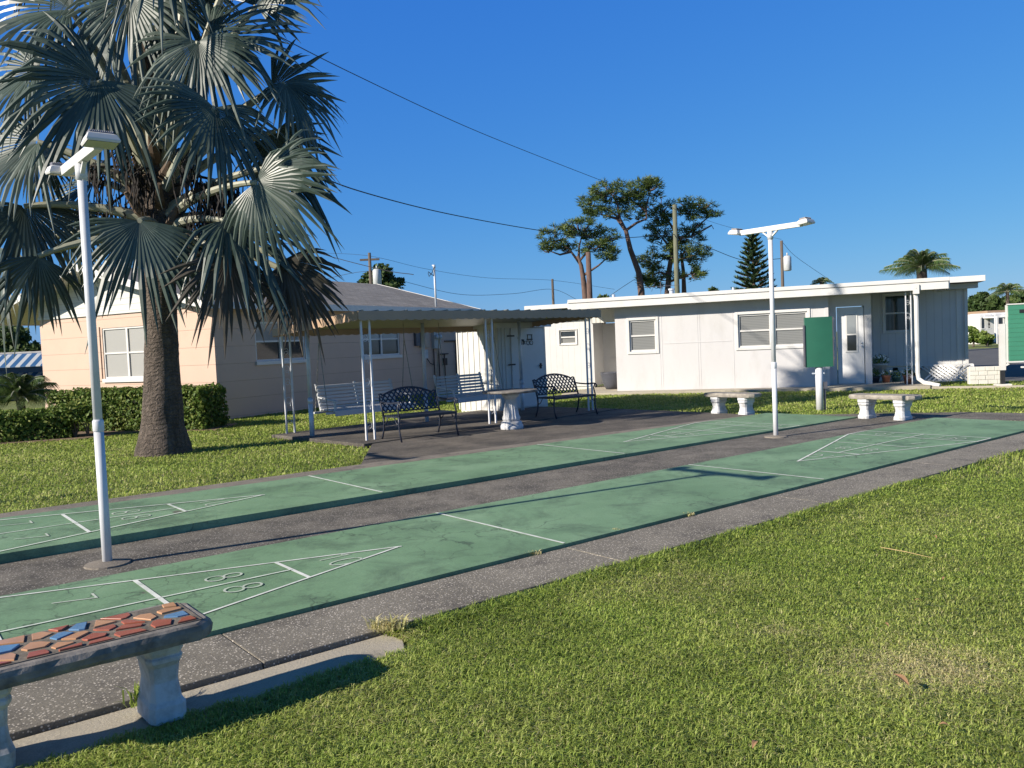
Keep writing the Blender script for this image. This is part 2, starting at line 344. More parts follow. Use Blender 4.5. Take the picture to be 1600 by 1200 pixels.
M['norf'] = leafmat('norfolk_needles', (.03,.065,.025), (.055,.10,.035), (.08,.13,.05), trans=.1, rough=.6, scale=.5)
M['fpalm'] = leafmat('feather_palm_leaf', (.05,.10,.03), (.10,.16,.05), (.17,.21,.075), trans=.25, rough=.45, scale=.6)
M['treel'] = leafmat('tree_leaf', (.03,.06,.018), (.06,.10,.026), (.11,.15,.04), trans=.2, rough=.6, spec=.3, scale=.3)
M['shrub_core'] = paint('dark_shrub_core', (.022,.03,.010), .5, 14, .95, 0, .9, 40)  # near-black colour stands for the shaded inside of hedges and bush
M['shrubl'] = leafmat('shrub_leaf', (.07,.13,.02), (.14,.21,.04), (.25,.28,.07), trans=.25, rough=.5)

# ---------------------------------------------------------------- setting: ground, courts, walks
g = MB(); g.add([(-400,-60,-.062),(400,-60,-.062),(400,700,-.062),(-400,700,-.062)], [(0,1,2,3)])
struct(g.build('ground', M['soil']))
def poly(pts): return [(p.x, p.y) for p in pts]
def zfar(s): return .072-.06*min(1, max(0, (s+3)/13))
def st_of(x, y):
    c, n = math.cos(CTH), math.sin(CTH); dx, dy = x-CX, y-CY; return dx*c+dy*n, -dx*n+dy*c
# middle walkway, apron on the near side, strip beyond
m = MB(); m.prism(poly([crt(-7,.925), crt(10.9,.925), crt(11.35,-1.2), crt(12.6,-1.2), crt(12.2,.9), crt(11.0,2.6), crt(10.6,3.2), crt(10.45,2.0), crt(-7,2.0)]), -.15, -.008)
struct(m.build('walkway', M['walk']))
m = MB()
edges = [-7,-4.4,-1.75,.9,3.6,6.3,9.0,12.6]
for a, b in zip(edges[:-1], edges[1:]): m.prism(poly([crt(a+.003,-1.53), crt(b-.003,-1.53), crt(b-.003,-.925), crt(a+.003,-.925)]), -.15, -.022)
struct(m.build('path', M['apron'], bevel=.006))
m = MB(); m.prism(poly([crt(-7,-2.0), crt(-2.9,-1.98), crt(-1.35,-1.97), crt(-1.12,-1.9), crt(-1.02,-1.7), crt(-1.03,-1.545), crt(-7,-1.545)]), -.15, -.05)
struct(m.build('kerb', M['slab'], bevel=.006))
m = MB()
m.prism(poly([crt(-7,3.86), crt(10.2,3.86), crt(10.2,4.05), crt(2.3,4.3), crt(-7,4.25)]), -.15, lambda x, y: zfar(st_of(x,y)[0])-.012)
struct(m.build('pavement', M['strip']))
PAT = [gnd(564,726), gnd(578,700), gnd(584,690), Vector((-2.35,14.0,0)), Vector((-.2,16.0,0)), gnd(860,641), gnd(945,638), gnd(1085,644), gnd(1262,650)]
PATP = poly([crt(2.25,4.22)]+PAT[:-1]+[crt(10.15,4.12), crt(10.1,3.98)])
m = MB(); m.prism(PATP, -.15, .004); struct(m.build('patio', M['patio']))
def digits(txt, h, gap=.05):
    w = h*.55
    S = {'0': [[(.5+.5*math.cos(a), .5+.5*math.sin(a)) for a in np.linspace(0, 2*math.pi, 17)]], '1': [[(.25,.78),(.55,1),(.55,0)]],
         '7': [[(0,1),(1,1),(.35,0)]], '8': [[(.5+.4*math.cos(a), .75+.25*math.sin(a)) for a in np.linspace(-math.pi/2, 1.5*math.pi, 15)], [(.5+.5*math.cos(a), .25+.25*math.sin(a)) for a in np.linspace(-math.pi/2, 1.5*math.pi, 15)]],
         'F': [[(0,0),(0,1),(1,1)],[(0,.55),(.75,.55)]]}
    S['O'] = S['0']; out = []; x = 0
    for ch in txt:
        for pl_ in S[ch]: out.append([(x+p[0]*w, p[1]*h) for p in pl_])
        x += w+gap
    tot = x-gap
    return [[(p[0]-tot/2, p[1]-h/2) for p in pl_] for pl_ in out]
ZI = [0]
def strokes(mb, pl_, wd, fn):
    ZI[0] = (ZI[0]+1) % 9; dz = Vector((0,0,.0004*ZI[0])); n = len(pl_); P = [Vector(p) for p in pl_]; closed = (P[0]-P[-1]).length < 1e-6; vs = []
    for i in range(n):
        a = P[i-1] if i else (P[-2] if closed else None); c = P[i+1] if i < n-1 else (P[1] if closed else None)
        d1 = (P[i]-a).normalized() if a is not None else None; d2 = (c-P[i]).normalized() if c is not None else None
        d = (d1+d2).normalized() if d1 is not None and d2 is not None else (d1 or d2); k_ = 1/max(.5, d.dot(d2 if d2 is not None else d1)); nn = Vector((-d.y, d.x))*wd/2*k_
        vs += [fn(*(P[i]-nn))+dz, fn(*(P[i]+nn))+dz]
    mb.add(vs, [(2*i, 2*i+2, 2*i+3, 2*i+1) for i in range(n-1)])
def court(label, t0, zf, s0, s1, ds=0.0, w=.915):
    W = 1.83*.977; ft = .3048
    m = MB(); ss = np.linspace(s0, s1, 12)
    vs = []
    for s in ss:
        for t in (t0-w, t0+w): vs.append(crt(s, t, zf(s)))
    for s in ss:
        for t in (t0-w, t0+w): vs.append(crt(s, t, -.15))
    n = len(ss); fs = []
    for i in range(n-1):
        a = 2*i; b = 2*n+2*i
        fs += [(a, a+2, a+3, a+1), (a, b, b+2, a+2), (a+1, a+3, b+3, b+1)]
    fs += [(0,1,2*n+1,2*n), (2*n-2, 4*n-2, 4*n-1, 2*n-1)]
    m.add(vs, fs); o = m.build('shuffleboard_court', M['court'])
    tag(o, label, 'court', 'green shuffleboard courts')
    fl = lambda s, t: crt(s+ds, t0+t*.977, zf(s+ds)+.004)
    def ln(a, b, wd=.022):
        k = max(1, int(abs(b[0]-a[0])/.7)); pts = [(a[0]+(b[0]-a[0])*i/k, a[1]+(b[1]-a[1])*i/k) for i in range(k+1)]
        strokes(L, pts, wd, fl)
    for sg, base in ((-1, 0.0), (1, 18*ft)):
        X = lambda f: base+sg*f*ft
        L = MB()
        ln((X(0),0), (X(9),3*ft), .026 if sg > 0 else .022); ln((X(.12),0), (X(9),-3*ft)); ln((X(3),ft), (X(3),-ft), .03); ln((X(6),2*ft), (X(6),-2*ft), .032 if sg < 0 else .022)
        ln((X(9),3*ft), (X(9),-3*ft)); ln((X(10.5),3*ft), (X(10.5),-3*ft)); ln((X(3),0), (X(10.5),0), .018)
        ln((X(9),3*ft), (X(10.5),3*ft)); ln((X(9),-3*ft), (X(10.5),-3*ft)); L.build('scoring_triangle', M['line'], o)
        L = MB(); ln((X(-3),3*ft), (X(-3),-3*ft), .026); L.build('dead_line', M['line'], o)
    for sg, base in ((-1, 0.0), (1, 18*ft)):
        for txt, f, t in (('10',1.75,0), ('8',4.4,.62), ('8',4.4,-.62), ('7',7.4,1.35), ('7',7.4,-1.35), ('10',9.75,1.5), ('OFF',9.75,-1.5)):
            q = MB(); h = .25 if f < 9 else .2
            for pl_ in digits(txt, h):
                strokes(q, [(base+sg*f*ft-sg*p[1], t*ft+sg*p[0]) for p in pl_], .016, fl)
            q.build('numeral', M['num'], o)
    return o
court('green painted shuffleboard lane nearest the camera, beside the front lawn', 0.0, lambda s: 0.0, -5.4, 11.0, w=.905)
court('raised green shuffleboard lane beyond the grey walkway, in front of the patio', 2.93, zfar, -5.4, 10.5, ds=.08)

# ---------------------------------------------------------------- lamp posts
def floodlight(x, rz, parent, tilt):
    Mx = Matrix.Translation((x, 0, 3.13)) @ Matrix.Rotation(rz, 4, 'Z') @ Matrix.Rotation(tilt, 4, 'Y')
    b = MB(); vs = []
    for (hx, hy, z) in ((.08,.105,-.058),(.088,.113,-.042),(.07,.095,0),(.055,.08,.010)):
        for p in ((-hx,-hy,z),(hx,-hy,z),(hx,hy,z),(-hx,hy,z)): vs.append(Mx @ Vector(p))
    fs = [(4*i+k, 4*i+(k+1)%4, 4*i+4+(k+1)%4, 4*i+4+k) for i in range(3) for k in range(4)]+[(12,13,14,15)]
    b.add(vs, fs); f = b.build('floodlight', M['trim'], parent, bevel=.004)
    q = MB(); q.add([Mx @ Vector(p) for p in ((-.075,-.10,-.059),(-.075,.10,-.059),(.075,.10,-.059),(.075,-.10,-.059))], [(0,1,2,3)]); q.build('lens', M['lens'], f)
    q = MB()
    for k in range(13): q.box(-.045, -.078+k*.0127, .010, .045, -.0735+k*.0127, .034, 0, Mx)
    q.box(-.05,-.082,.008,-.0455,.082,.024,0,Mx); q.build('cooling_fin', M['fin'], f)
def lamp(label):
    t = thing('lamp_post', label, 'lamp post', group='white lamp posts beside the courts')
    b = MB(); b.tube([(0,0,-.1),(0,0,1.02)], .036, 20); b.build('lower_pole', M['whitepole'], t, True)
    b = MB(); b.tube([(0,0,1.02),(0,0,1.03),(0,0,1.10),(0,0,1.115)], [.036,.041,.041,.034], 20); b.build('collar', M['whitepole'], t, True)
    b = MB(); b.tube([(0,0,1.115),(0,0,3.04)], .033, 20); b.build('upper_pole', M['whitepole'], t, True)
    b = MB(); b.tube([(0,0,2.93),(0,0,3.05)], .042, 16); b.build('pole_cap', M['whitepole'], t, True)
    b = MB(); b.box(-.52,-.03,3.05,.52,.03,3.125); b.build('crossarm', M['trim'], t, bevel=.005)
    b = MB(); b.bar((0,0,2.95),(.12,0,3.05),.03,.02); b.bar((0,0,2.95),(-.12,0,3.05),.03,.02); b.build('bracket', M['trim'], t)
    floodlight(.575, 0, t, R_(-6)); floodlight(-.575, math.pi, t, R_(-6))
    b = MB(); b.tube([(0,0,-.02),(0,0,.004),(0,0,.02)], [.17,.165,.06], 18); b.build('concrete_footing', M['strip'], t)
    return t
ARM = R_(-50)
l1 = lamp('white twin-head lamp post in the left foreground, in front of the palm'); l1.location = (-3.18,6.38,0); l1.rotation_euler.z = ARM
dup(l1, (3.91,12.43,0), ARM, 'white twin-head lamp post at the far right, in front of the white house')
dup(l1, (-7.3,9.0,0), ARM, 'white lamp post on the grass outside the left edge, unseen and assumed from its long shadow')  # unseen post, added as the caster of the left lawn shadow

# ---------------------------------------------------------------- benches of cast stone
def stone_bench(name, label, L, W, h, topm, tiles=None, group=None, seed=1, lo_=.27, lw=1.0):
    rr = random.Random(seed)
    t = thing(name, label, 'bench', group=group)
    b = MB(); th = .075; ch = .07; n = 0
    out = [(-L/2+ch,-W/2),(L/2-ch,-W/2),(L/2,-W/2+ch),(L/2,W/2-ch),(L/2-ch,W/2),(-L/2+ch,W/2),(-L/2,W/2-ch),(-L/2,-W/2+ch)]
    ring = []
    for i in range(8):
        a = Vector(out[i]); c = Vector(out[(i+1)%8]); k = max(1, int((c-a).length/.045))
        ring += [a+(c-a)*j/k for j in range(k)]
    n = len(ring); lv = [(h-th, -.012), (h-th*.75, .0), (h-th*.4, .004), (h-th*.12, -.006), (h, -.024)]
    vs = []
    for z, e in lv:
        for p in ring:
            d = p.normalized(); j = noise.noise(Vector((p.x*14+seed, p.y*14, z*30)))*.008
            vs.append((p.x+d.x*(e*1.0+j), p.y+d.y*(e+j), z+noise.noise(Vector((p.x*9, p.y*9, seed)))*.004))
    fs = [(i*n+k_, i*n+(k_+1)%n, (i+1)*n+(k_+1)%n, (i+1)*n+k_) for i in range(len(lv)-1) for k_ in range(n)]
    fs += [tuple(reversed(range(n))), tuple(range((len(lv)-1)*n, len(lv)*n))]
    b.add(vs, fs); top = b.build('seat', topm, t)
    for x in (-L/2+lo_, L/2-lo_):
        q = MB(); prof = [(z_, a_*lw, c_*lw) for z_, a_, c_ in ((0,.10,.165),(.05,.10,.165),(.07,.088,.15),(.15,.075,.125),(.22,.083,.14),(.245,.098,.16),(.262,.102,.165),(.27,.092,.152),(.29,.105,.168),(h-th,.108,.17))]
        vs = []
        for z, a, c in prof:
            for p in ((-a,-c*.75),(-a*.75,-c),(a*.75,-c),(a,-c*.75),(a,c*.75),(a*.75,c),(-a*.75,c),(-a,c*.75)):
                vs.append((x+p[0]+rr.uniform(-.003,.003), p[1]+rr.uniform(-.003,.003), z-.02 if z == 0 else z))
        fs = [(i*8+k_, i*8+(k_+1)%8, i*8+8+(k_+1)%8, i*8+8+k_) for i in range(len(prof)-1) for k_ in range(8)]
        q.add(vs, fs); q.build('leg', M['legw'], t, bevel=.006)
    if tiles:
        # crazy-paving inlay: Voronoi-like cells clipped by half planes
        gm = MB(); gm.box(-L/2+.035,-W/2+.05,h-.01,L/2-.05,W/2-.045,h+.004); gm.build('grout_bed', M['grout'], t)
        cols = [M['t_red'], M['t_org'], M['t_blue']]
        sites = []
        for _ in range(4000):
            p = Vector((rr.uniform(-L/2+.05, L/2-.09), rr.uniform(-W/2+.06, W/2-.055)))
            if all(((p.x-s.x)/1.5)**2+(p.y-s.y)**2 > (.050+.045*abs(noise.noise(Vector((s.x*9,s.y*9,1)))*2))**2 for s in sites): sites.append(p)
        for i, s_ in enumerate(sites):
            cell = [Vector(c) for c in ((-L/2+.045,-W/2+.055),(L/2-.07,-W/2+.055),(L/2-.07,W/2-.05),(-L/2+.045,W/2-.05))]
            for j, o in enumerate(sites):
                if i == j: continue
                mid = (s_+o)/2; nn = (o-s_).normalized(); mid = mid-nn*rr.uniform(.006,.014); new = []
                for a, c in zip(cell, cell[1:]+cell[:1]):
                    da, dc = (a-mid).dot(nn), (c-mid).dot(nn)
                    if da <= 0: new.append(a)
                    if da*dc < 0: new.append(a+(c-a)*da/(da-dc))
                cell = new
                if len(cell) < 3: break
            if len(cell) < 3: continue
            k_ = rr.choices([0,1,2], [.42,.46,.12])[0]
            cc = sum(cell, Vector((0,0)))/len(cell); cell = [cc+(c-cc)*rr.uniform(.74,.96) for c in cell]
            if rr.random() < .07: continue
            q = MB(); q.prism([(c.x, c.y) for c in cell], h, h+.011+rr.uniform(-.002,.002)); q.build('tile', cols[k_], t, bevel=.0015)
    return t
nb = stone_bench('mosaic_bench', 'weathered stone bench with red, orange and blue broken-tile top in the left foreground', 1.06, .44, .41, M['stone'], True, seed=3, lo_=.20, lw=.78)
p = crt(-2.645,-1.755); nb.location = (p.x, p.y, -.015); nb.rotation_euler.z = CTH
b1 = stone_bench('stone_bench', 'plain grey stone bench with white legs, right of the green scoreboard post', 1.18, .38, .42, M['stonetop'], None, 'plain stone benches beyond the lanes', 5)
b1.location = (6.38,14.30,-.01); b1.rotation_euler.z = R_(-53)
b2 = dup(b1, (4.30,16.32,-.01), R_(-51), 'plain grey stone bench in the shade between the patio and the right lamp post')

# ---------------------------------------------------------------- pergola roof, swings, iron benches, table
PA = R_(44.6); PO = Vector((-2.51,14.15,0))
pg = thing('patio_cover', 'beige metal patio awning with scalloped edge on thin white scroll posts', 'awning', PO, PA)
def zr(y): return 2.20-.062*y
b = MB(); x0, x1, y0, y1 = -.12, 6.22, -.12, 2.75
b.add([(x0,y0,zr(y0)-.03),(x1,y0,zr(y0)-.03),(x1,y1,zr(y1)-.03),(x0,y1,zr(y1)-.03),(x0,y0,zr(y0)),(x1,y0,zr(y0)),(x1,y1,zr(y1)),(x0,y1,zr(y1))], [(0,3,2,1),(4,5,6,7),(0,1,5,4),(1,2,6,5),(2,3,7,6),(3,0,4,7)])
kk = 0
for i in range(21):
    x = x0+.05+i*.31
    b.add([(x,y0-.02,zr(y0)+.001),(x+.05,y0-.02,zr(y0)+.001),(x+.05,y1,zr(y1)+.001),(x,y1,zr(y1)+.001),(x+.012,y0-.02,zr(y0)+.026),(x+.038,y0-.02,zr(y0)+.026),(x+.038,y1,zr(y1)+.026),(x+.012,y1,zr(y1)+.026)], [(4,5,6,7),(0,1,5,4),(1,2,6,5),(3,0,4,7),(2,3,7,6)])
b.build('roof_pan', M['awnpan'], pg)
def valance(a, c, z_a, z_c, hh, amp=.024, per=.2):
    b = MB(); a = Vector(a); c = Vector(c); L = (c-a).length; n = int(L/.0238); vs = []
    nrm = Vector((-(c-a).y, (c-a).x)).normalized()*.006
    for i in range(n+1):
        f = i/n; p = a+(c-a)*f; z = z_a+(z_c-z_a)*f; lo = z-hh-amp*abs(math.sin(math.pi*f*L/per))**.8
        vs += [(p.x-nrm.x,p.y-nrm.y,z+.005),(p.x-nrm.x,p.y-nrm.y,lo),(p.x+nrm.x,p.y+nrm.y,z+.005),(p.x+nrm.x,p.y+nrm.y,lo)]
    fs = []
    for i in range(n):
        k_ = 4*i; fs += [(k_,k_+1,k_+5,k_+4),(k_+2,k_+6,k_+7,k_+3),(k_+1,k_+3,k_+7,k_+5),(k_,k_+4,k_+6,k_+2)]
    fs += [(0,2,3,1),(4*n,4*n+1,4*n+3,4*n+2)]
    b.add(vs, fs); return b.build('valance', M['awning'], pg)
valance((x0-.012,y0-.012),(x1+.012,y0-.012),zr(y0),zr(y0),.135); valance((x0-.012,y1+.012),(x1+.012,y1+.012),zr(y1),zr(y1),.13)
valance((x0-.012,y0),(x0-.012,y1),zr(y0),zr(y1),.13); valance((x1+.012,y0),(x1+.012,y1),zr(y0),zr(y1),.13)
def scroll_post(x, y, zt, parent, gap=.17, scr=True, r=.015):
    b = MB(); b.box(x+gap-r,y-r,-.03,x+gap+r,y+r,zt); b.build('post', M['whitepole'], parent); b = MB(); b.box(x-r,y-r,-.03,x+r,y+r,zt); o = b.build('post', M['whitepole'], parent)
    if scr:
        q = MB()
        for zc, sg in ((zt-.42,1),(zt-.78,-1),(1.0,1),(.62,-1),(.26,1)):
            pts = []
            for i in range(26):
                a = i/25*math.pi*3.2; rr = .055*(1-.5*i/25); pts.append((x+gap/2+rr*math.cos(a)*sg, y, zc+rr*math.sin(a)+.12*(i/25-.5)*sg))
            q.tube(pts, .0045, 5)
        q.build('scroll', M['whitepole'], o)
for x in (0, 2.87, 5.85): scroll_post(x, 0, zr(0)-.03, pg, gap=.17 if x < 5 else .14)
scroll_post(-.02, 2.62, zr(2.62)-.03, pg)
scroll_post(5.85, 2.62, zr(2.62)-.03, pg)
m = MB(); m.prism([(-.32,-.38),(6.4,-.38),(6.4,2.75),(-.28,2.75)], -.15, .02); m.build('floor_slab', M['patio'], pg, bevel=.012)
# swing pipe posts
SW = [Vector((-3.71,15.3,0)), Vector((-1.8,17.3,0)), Vector((.22,19.19,0))]
for p, lb in zip(SW, ('grey steel pipe post at the left end of the first porch swing', 'grey steel pipe post standing between the two porch swings', 'grey steel pipe post in front of the white shed door')):
    t = thing('pipe_post', lb, 'post', p, 0, 'pipe posts that carry the porch swings')
    b = MB(); b.tube([(0,0,-.02),(0,0,.62)], .044, 14); b.build('lower_pipe', M['galv'], t, True)
    b = MB(); b.tube([(0,0,.62),(0,0,.72)], [.05,.05], 14); b.build('collar', M['galv'], t, True)
    b = MB(); b.tube([(0,0,.72),(0,0,2.06)], .037, 14); b.build('upper_pipe', M['galv'], t, True)
def swing(label, c, L):
    t = thing('porch_swing', label, 'swing', c, R_(46), 'white slatted porch swings under the awning')
    b = MB()
    for i in range(6): b.box(-L/2, -.26+i*.085, .445+.004*i, L/2, -.195+i*.085, .465+.004*i)
    b.build('seat', M['swing'], t, bevel=.003)
    b = MB()
    for i in range(7):
        z = .50+i*.066; y = .255+.018*i
        b.bar((-L/2+.03,y,z),(L/2-.03,y,z),.016,.048,0,(0,-.26,1))
    for x in (-L/2+.05, 0, L/2-.05): b.bar((x,.26,.44),(x,.40,.95),.05,.02,0,(0,1,0))
    b.build('backrest', M['swing'], t)
    for x in (-L/2+.04, L/2-.04):
        q = MB(); q.bar((x,-.28,.63),(x,.31,.70),.07,.022); q.bar((x,-.22,.40),(x,-.22,.63),.035,.05); q.build('armrest', M['swing'], t, bevel=.004)
    q = MB(); q.box(-L/2-.14,-.22,.40,L/2+.14,-.17,.44); q.box(-L/2-.14,.20,.40,L/2+.14,.25,.44); q.box(-L/2,-.285,.36,L/2,-.262,.46); q.build('seat_frame', M['swing'], t, bevel=.003)
    for x in (-L/2-.11, L/2+.11):
        q = MB()
        for y in (-.2, .22):
            a = Vector((x,y,.43)); e = Vector((x*.97,.02,1.75)); n = 34
            for i in range(n):
                p0 = a.lerp(e, i/n); p1 = a.lerp(e, (i+1.25)/n)
                q.bar(p0, p1, .016 if i%2 else .006, .006 if i%2 else .016)
        q.tube([(x*.97,.02,1.74),(x*.97,.02,2.08)], .008, 6); q.build('chain', M['chain'], t)
    return t
d1 = (SW[1]-SW[0]); d2 = (SW[2]-SW[1])
swing('white slatted porch swing hanging at the left, behind the left iron bench', SW[0]+d1*.46, 1.85)
swing('white slatted porch swing hanging in front of the white shed, behind the round table', SW[1]+d2*.44, 1.45)

def iron_bench(label):
    t = thing('garden_bench', label, 'bench', group='dark blue cast iron garden benches')
    W = 1.14; hw = W/2
    P = lambda x, z: Vector((x, .27+.16*(z-.42)/.45, z))
    topz = lambda x: .76+.115*math.cos(max(-1, min(1, x/(hw*.86)))*math.pi/2)**.8
    b = MB(); rim = [P(-hw,.42)]+[P(-hw-.0,z) for z in (.55,.68,.78)]+[P(-hw*.93,.785)]+[P(x, topz(x)) for x in np.linspace(-hw*.86, hw*.86, 19)]+[P(hw*.93,.785)]+[P(hw,z) for z in (.78,.68,.55,.42)]
    b.tube(rim, .017, 8); b.tube([P(-hw,.475),P(hw,.475)], .012, 8)
    b.build('back_frame', M['iron'], t, True)
    b = MB(); step = .092
    for sg in (1, -1):
        for i in range(-16, 17):
            c0 = i*step; seg = None; pts = []
            for k in range(60):
                z = .478+k*.007; x = c0+sg*(z-.65)*.82
                if abs(x) < hw-.012 and z < topz(x)-.004: pts.append((x, z))
            if len(pts) > 4: b.bar(P(*pts[0]), P(*pts[-1]), .022, .014, 0, (0,1,-.35))
    b.build('backrest_lattice', M['iron'], t)
    b = MB()
    for i in range(9): b.box(-hw+.01, -.24+i*.058, .415, hw-.01, -.20+i*.058, .430)
    for x in (-hw+.02, -.2, .2, hw-.02): b.box(x-.012,-.25,.40,x+.012,.28,.4145)
    b.box(-hw,-.262,.385,hw,-.245,.43); b.build('seat', M['iron'], t, bevel=.003)
    for x in (-hw, hw):
        q = MB(); q.tube([P(x,.66),(x,.18,.645),(x,.0,.64),(x,-.18,.655),(x,-.27,.65),(x,-.315,.615),(x,-.295,.58),(x,-.27,.60)], .015, 8)
        q.tube([(x,-.25,.64),(x,-.215,.56),(x,-.235,.49),(x,-.26,.42)], .014, 8); q.build('armrest', M['iron'], t, True)
        q = MB(); q.tube([(x,-.255,.42),(x,-.235,.3),(x,-.25,.15),(x,-.30,.0)], [.02,.017,.015,.017], 8); q.tube([(x,-.24,.28),(x,-.16,.31),(x,-.1,.40)], .010, 6); q.build('leg', M['iron'], t, True)
        q = MB(); q.tube([(x,.27,.42),(x,.26,.3),(x,.29,.15),(x,.36,.0)], [.02,.017,.015,.017], 8); q.tube([(x,.26,.28),(x,.18,.31),(x,.12,.40)], .010, 6); q.build('leg', M['iron'], t, True)
    return t
ib = iron_bench('dark blue cast iron bench with lattice back at the left, before the first swing'); ib.location = (-1.60,14.35,.0); ib.rotation_euler.z = R_(38)
dup(ib, (1.13,17.35,0), R_(38), 'dark blue cast iron bench with lattice back at the right, beside the round table')
t = thing('round_table', 'round mosaic stone table on a white fluted pedestal under the awning', 'table', (-.04,15.24,.0))
b = MB(); b.lathe([(.46,.665),(.5,.672),(.51,.69),(.505,.708),(.49,.714)], 40); b.build('tabletop', M['stone'], t, True)
b = MB(); b.lathe([(.215,-.02),(.215,.07),(.195,.085),(.20,.10),(.18,.14),(.15,.15)], 28); b.build('base', M['legw'], t, True)
b = MB(); b.lathe([(.15,.145),(.165,.19),(.17,.21),(.15,.25),(.13,.38),(.10,.52),(.11,.56),(.15,.60),(.17,.66)], 72, flute=.12, nf=16); b.build('pedestal', M['legw'], t, True)

# ---------------------------------------------------------------- walls with openings
def wall(mb, x0, x1, z0, z1, y0, th, holes=(), mi=0):
    xs = sorted({x0, x1, *[h[0] for h in holes], *[h[1] for h in holes]}); zs = sorted({z0, z1, *[h[2] for h in holes], *[h[3] for h in holes]})
    inh = lambda x, z: any(h[0] < x < h[1] and h[2] < z < h[3] for h in holes)
    for a, c in zip(xs[:-1], xs[1:]):
        for e, f in zip(zs[:-1], zs[1:]):
            if inh((a+c)/2, (e+f)/2): continue
            mb.add([(a,y0,e),(c,y0,e),(c,y0,f),(a,y0,f)], [(0,1,2,3)], mi); mb.add([(a,y0+th,e),(c,y0+th,e),(c,y0+th,f),(a,y0+th,f)], [(3,2,1,0)], mi)
    for h in list(holes):
        a, c, e, f = h[:4]; y1 = y0+th
        mb.add([(a,y0,e),(a,y1,e),(a,y1,f),(a,y0,f)], [(0,1,2,3)], mi); mb.add([(c,y0,e),(c,y1,e),(c,y1,f),(c,y0,f)], [(3,2,1,0)], mi)
        mb.add([(a,y0,e),(c,y0,e),(c,y1,e),(a,y1,e)], [(0,1,2,3)], mi); mb.add([(a,y0,f),(c,y0,f),(c,y1,f),(a,y1,f)], [(3,2,1,0)], mi)
    y1 = y0+th
    mb.add([(x0,y0,z0),(x0,y1,z0),(x0,y1,z1),(x0,y0,z1)], [(3,2,1,0)], mi); mb.add([(x1,y0,z0),(x1,y1,z0),(x1,y1,z1),(x1,y0,z1)], [(0,1,2,3)], mi)
    mb.add([(x0,y0,z1),(x1,y0,z1),(x1,y1,z1),(x0,y1,z1)], [(0,1,2,3)], mi)
def window(parent, x0, x1, z0, z1, y, cols, topm, botm, fr=.045, trim=0, sill=True, deep=.05, Mx=None, split=.5, frm=None):
    I = Mx or Matrix(); frm = frm or M['trim']
    f = MB(); yy = y+deep
    B = lambda mb, a, b_, c, d, e, g_: mb.box(a, b_, c, d, e, g_, 0, I)
    B(f, x0,yy-.03,z0,x0+fr,yy+.02,z1); B(f, x1-fr,yy-.03,z0,x1,yy+.02,z1); B(f, x0+fr,yy-.03,z0,x1-fr,yy+.02,z0+fr); B(f, x0+fr,yy-.03,z1-fr,x1-fr,yy+.02,z1)
    zm = z0+(z1-z0)*split; w_ = (x1-x0)/cols
    for c in range(1, cols): B(f, x0+c*w_-fr*.8,yy-.034,z0+fr,x0+c*w_+fr*.8,yy+.02,z1-fr)
    for c in range(cols):
        a = x0+c*w_+(fr if c == 0 else fr*.8); e = x0+(c+1)*w_-(fr if c == cols-1 else fr*.8)
        B(f, a,yy-.025,zm-.022,e,yy+.015,zm+.022)
    o = f.build('window', frm, parent)
    for c in range(cols):
        a = x0+c*w_+fr*.8; e = x0+(c+1)*w_-fr*.8
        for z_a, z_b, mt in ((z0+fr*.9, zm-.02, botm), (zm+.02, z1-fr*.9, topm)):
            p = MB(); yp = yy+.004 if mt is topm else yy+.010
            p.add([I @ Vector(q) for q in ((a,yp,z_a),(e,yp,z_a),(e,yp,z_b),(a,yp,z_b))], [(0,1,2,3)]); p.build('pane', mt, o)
    if trim:
        q = MB(); s = trim
        B(q, x0-s,y-.03,z0-s,x0,y+.0,z1+s); B(q, x1,y-.03,z0-s,x1+s,y,z1+s); B(q, x0,y-.03,z0-s,x1,y,z0); B(q, x0,y-.03,z1,x1,y,z1+s); q.build('window_trim', M['trim'], o, bevel=.006)
    if sill:
        q = MB(); B(q, x0-.04,y-.06,z0-.10-trim,x1+.04,y,z0-.002-trim); q.build('sill', M['trim'] if parent.get('sillw') else frm, o, bevel=.005)
    return o

# ---------------------------------------------------------------- peach house: local x along the shaded side wall, local y along the gable
H = thing('peach_house', 'peach block house with grey shingled gable roof behind the palm', 'house', (-7.31,20.69,0), R_(61))
LH, WH, ZE = 11.4, 7.1, 2.84
b = MB(); hs = [(1.35,3.2,1.38,2.42),(5.75,7.62,1.36,2.40)]
wall(b, 0, LH, -.1, ZE, 0, .2, hs); b.build('side_wall', M['pink'], H)
G = Matrix.Rotation(R_(90), 4, 'Z') @ Matrix.Scale(-1, 4, (0,1,0))      # gable: (x along gable, y into the house)
b = MB(); wall(b, .2, WH, -.1, ZE, 0, .2, [(2.32,4.32,1.08,2.45)]); b.v = [tuple(G @ Vector(p)) for p in b.v]; b.f = [tuple(reversed(f)) for f in b.f]; b.build('gable_wall', M['pink'], H)
b = MB(); b.box(.2, WH-.2, -.1, LH, WH, ZE); b.box(LH-.2, .2, -.1, LH, WH-.2, ZE); b.build('rear_wall', M['pink'], H)
YR, ZRG, YL, YE = 4.2, 4.14, 8.9, -.55                    # ridge offset, ridge height, left eave, right eave
zroof = lambda y: ZRG-.268*(YR-y) if y < YR else ZRG-.262*(y-YR)
b = MB(); gx = -.02
b.add([(gx,-.0,ZE),(gx,WH,ZE),(gx,WH,zroof(WH)-.12),(gx,YR,ZRG-.12),(gx,0,zroof(0)-.12)], [(0,4,3,2,1)])
b.add([(gx+.1,-.0,ZE),(gx+.1,WH,ZE),(gx+.1,WH,zroof(WH)-.12),(gx+.1,YR,ZRG-.12),(gx+.1,0,zroof(0)-.12)], [(0,1,2,3,4)])
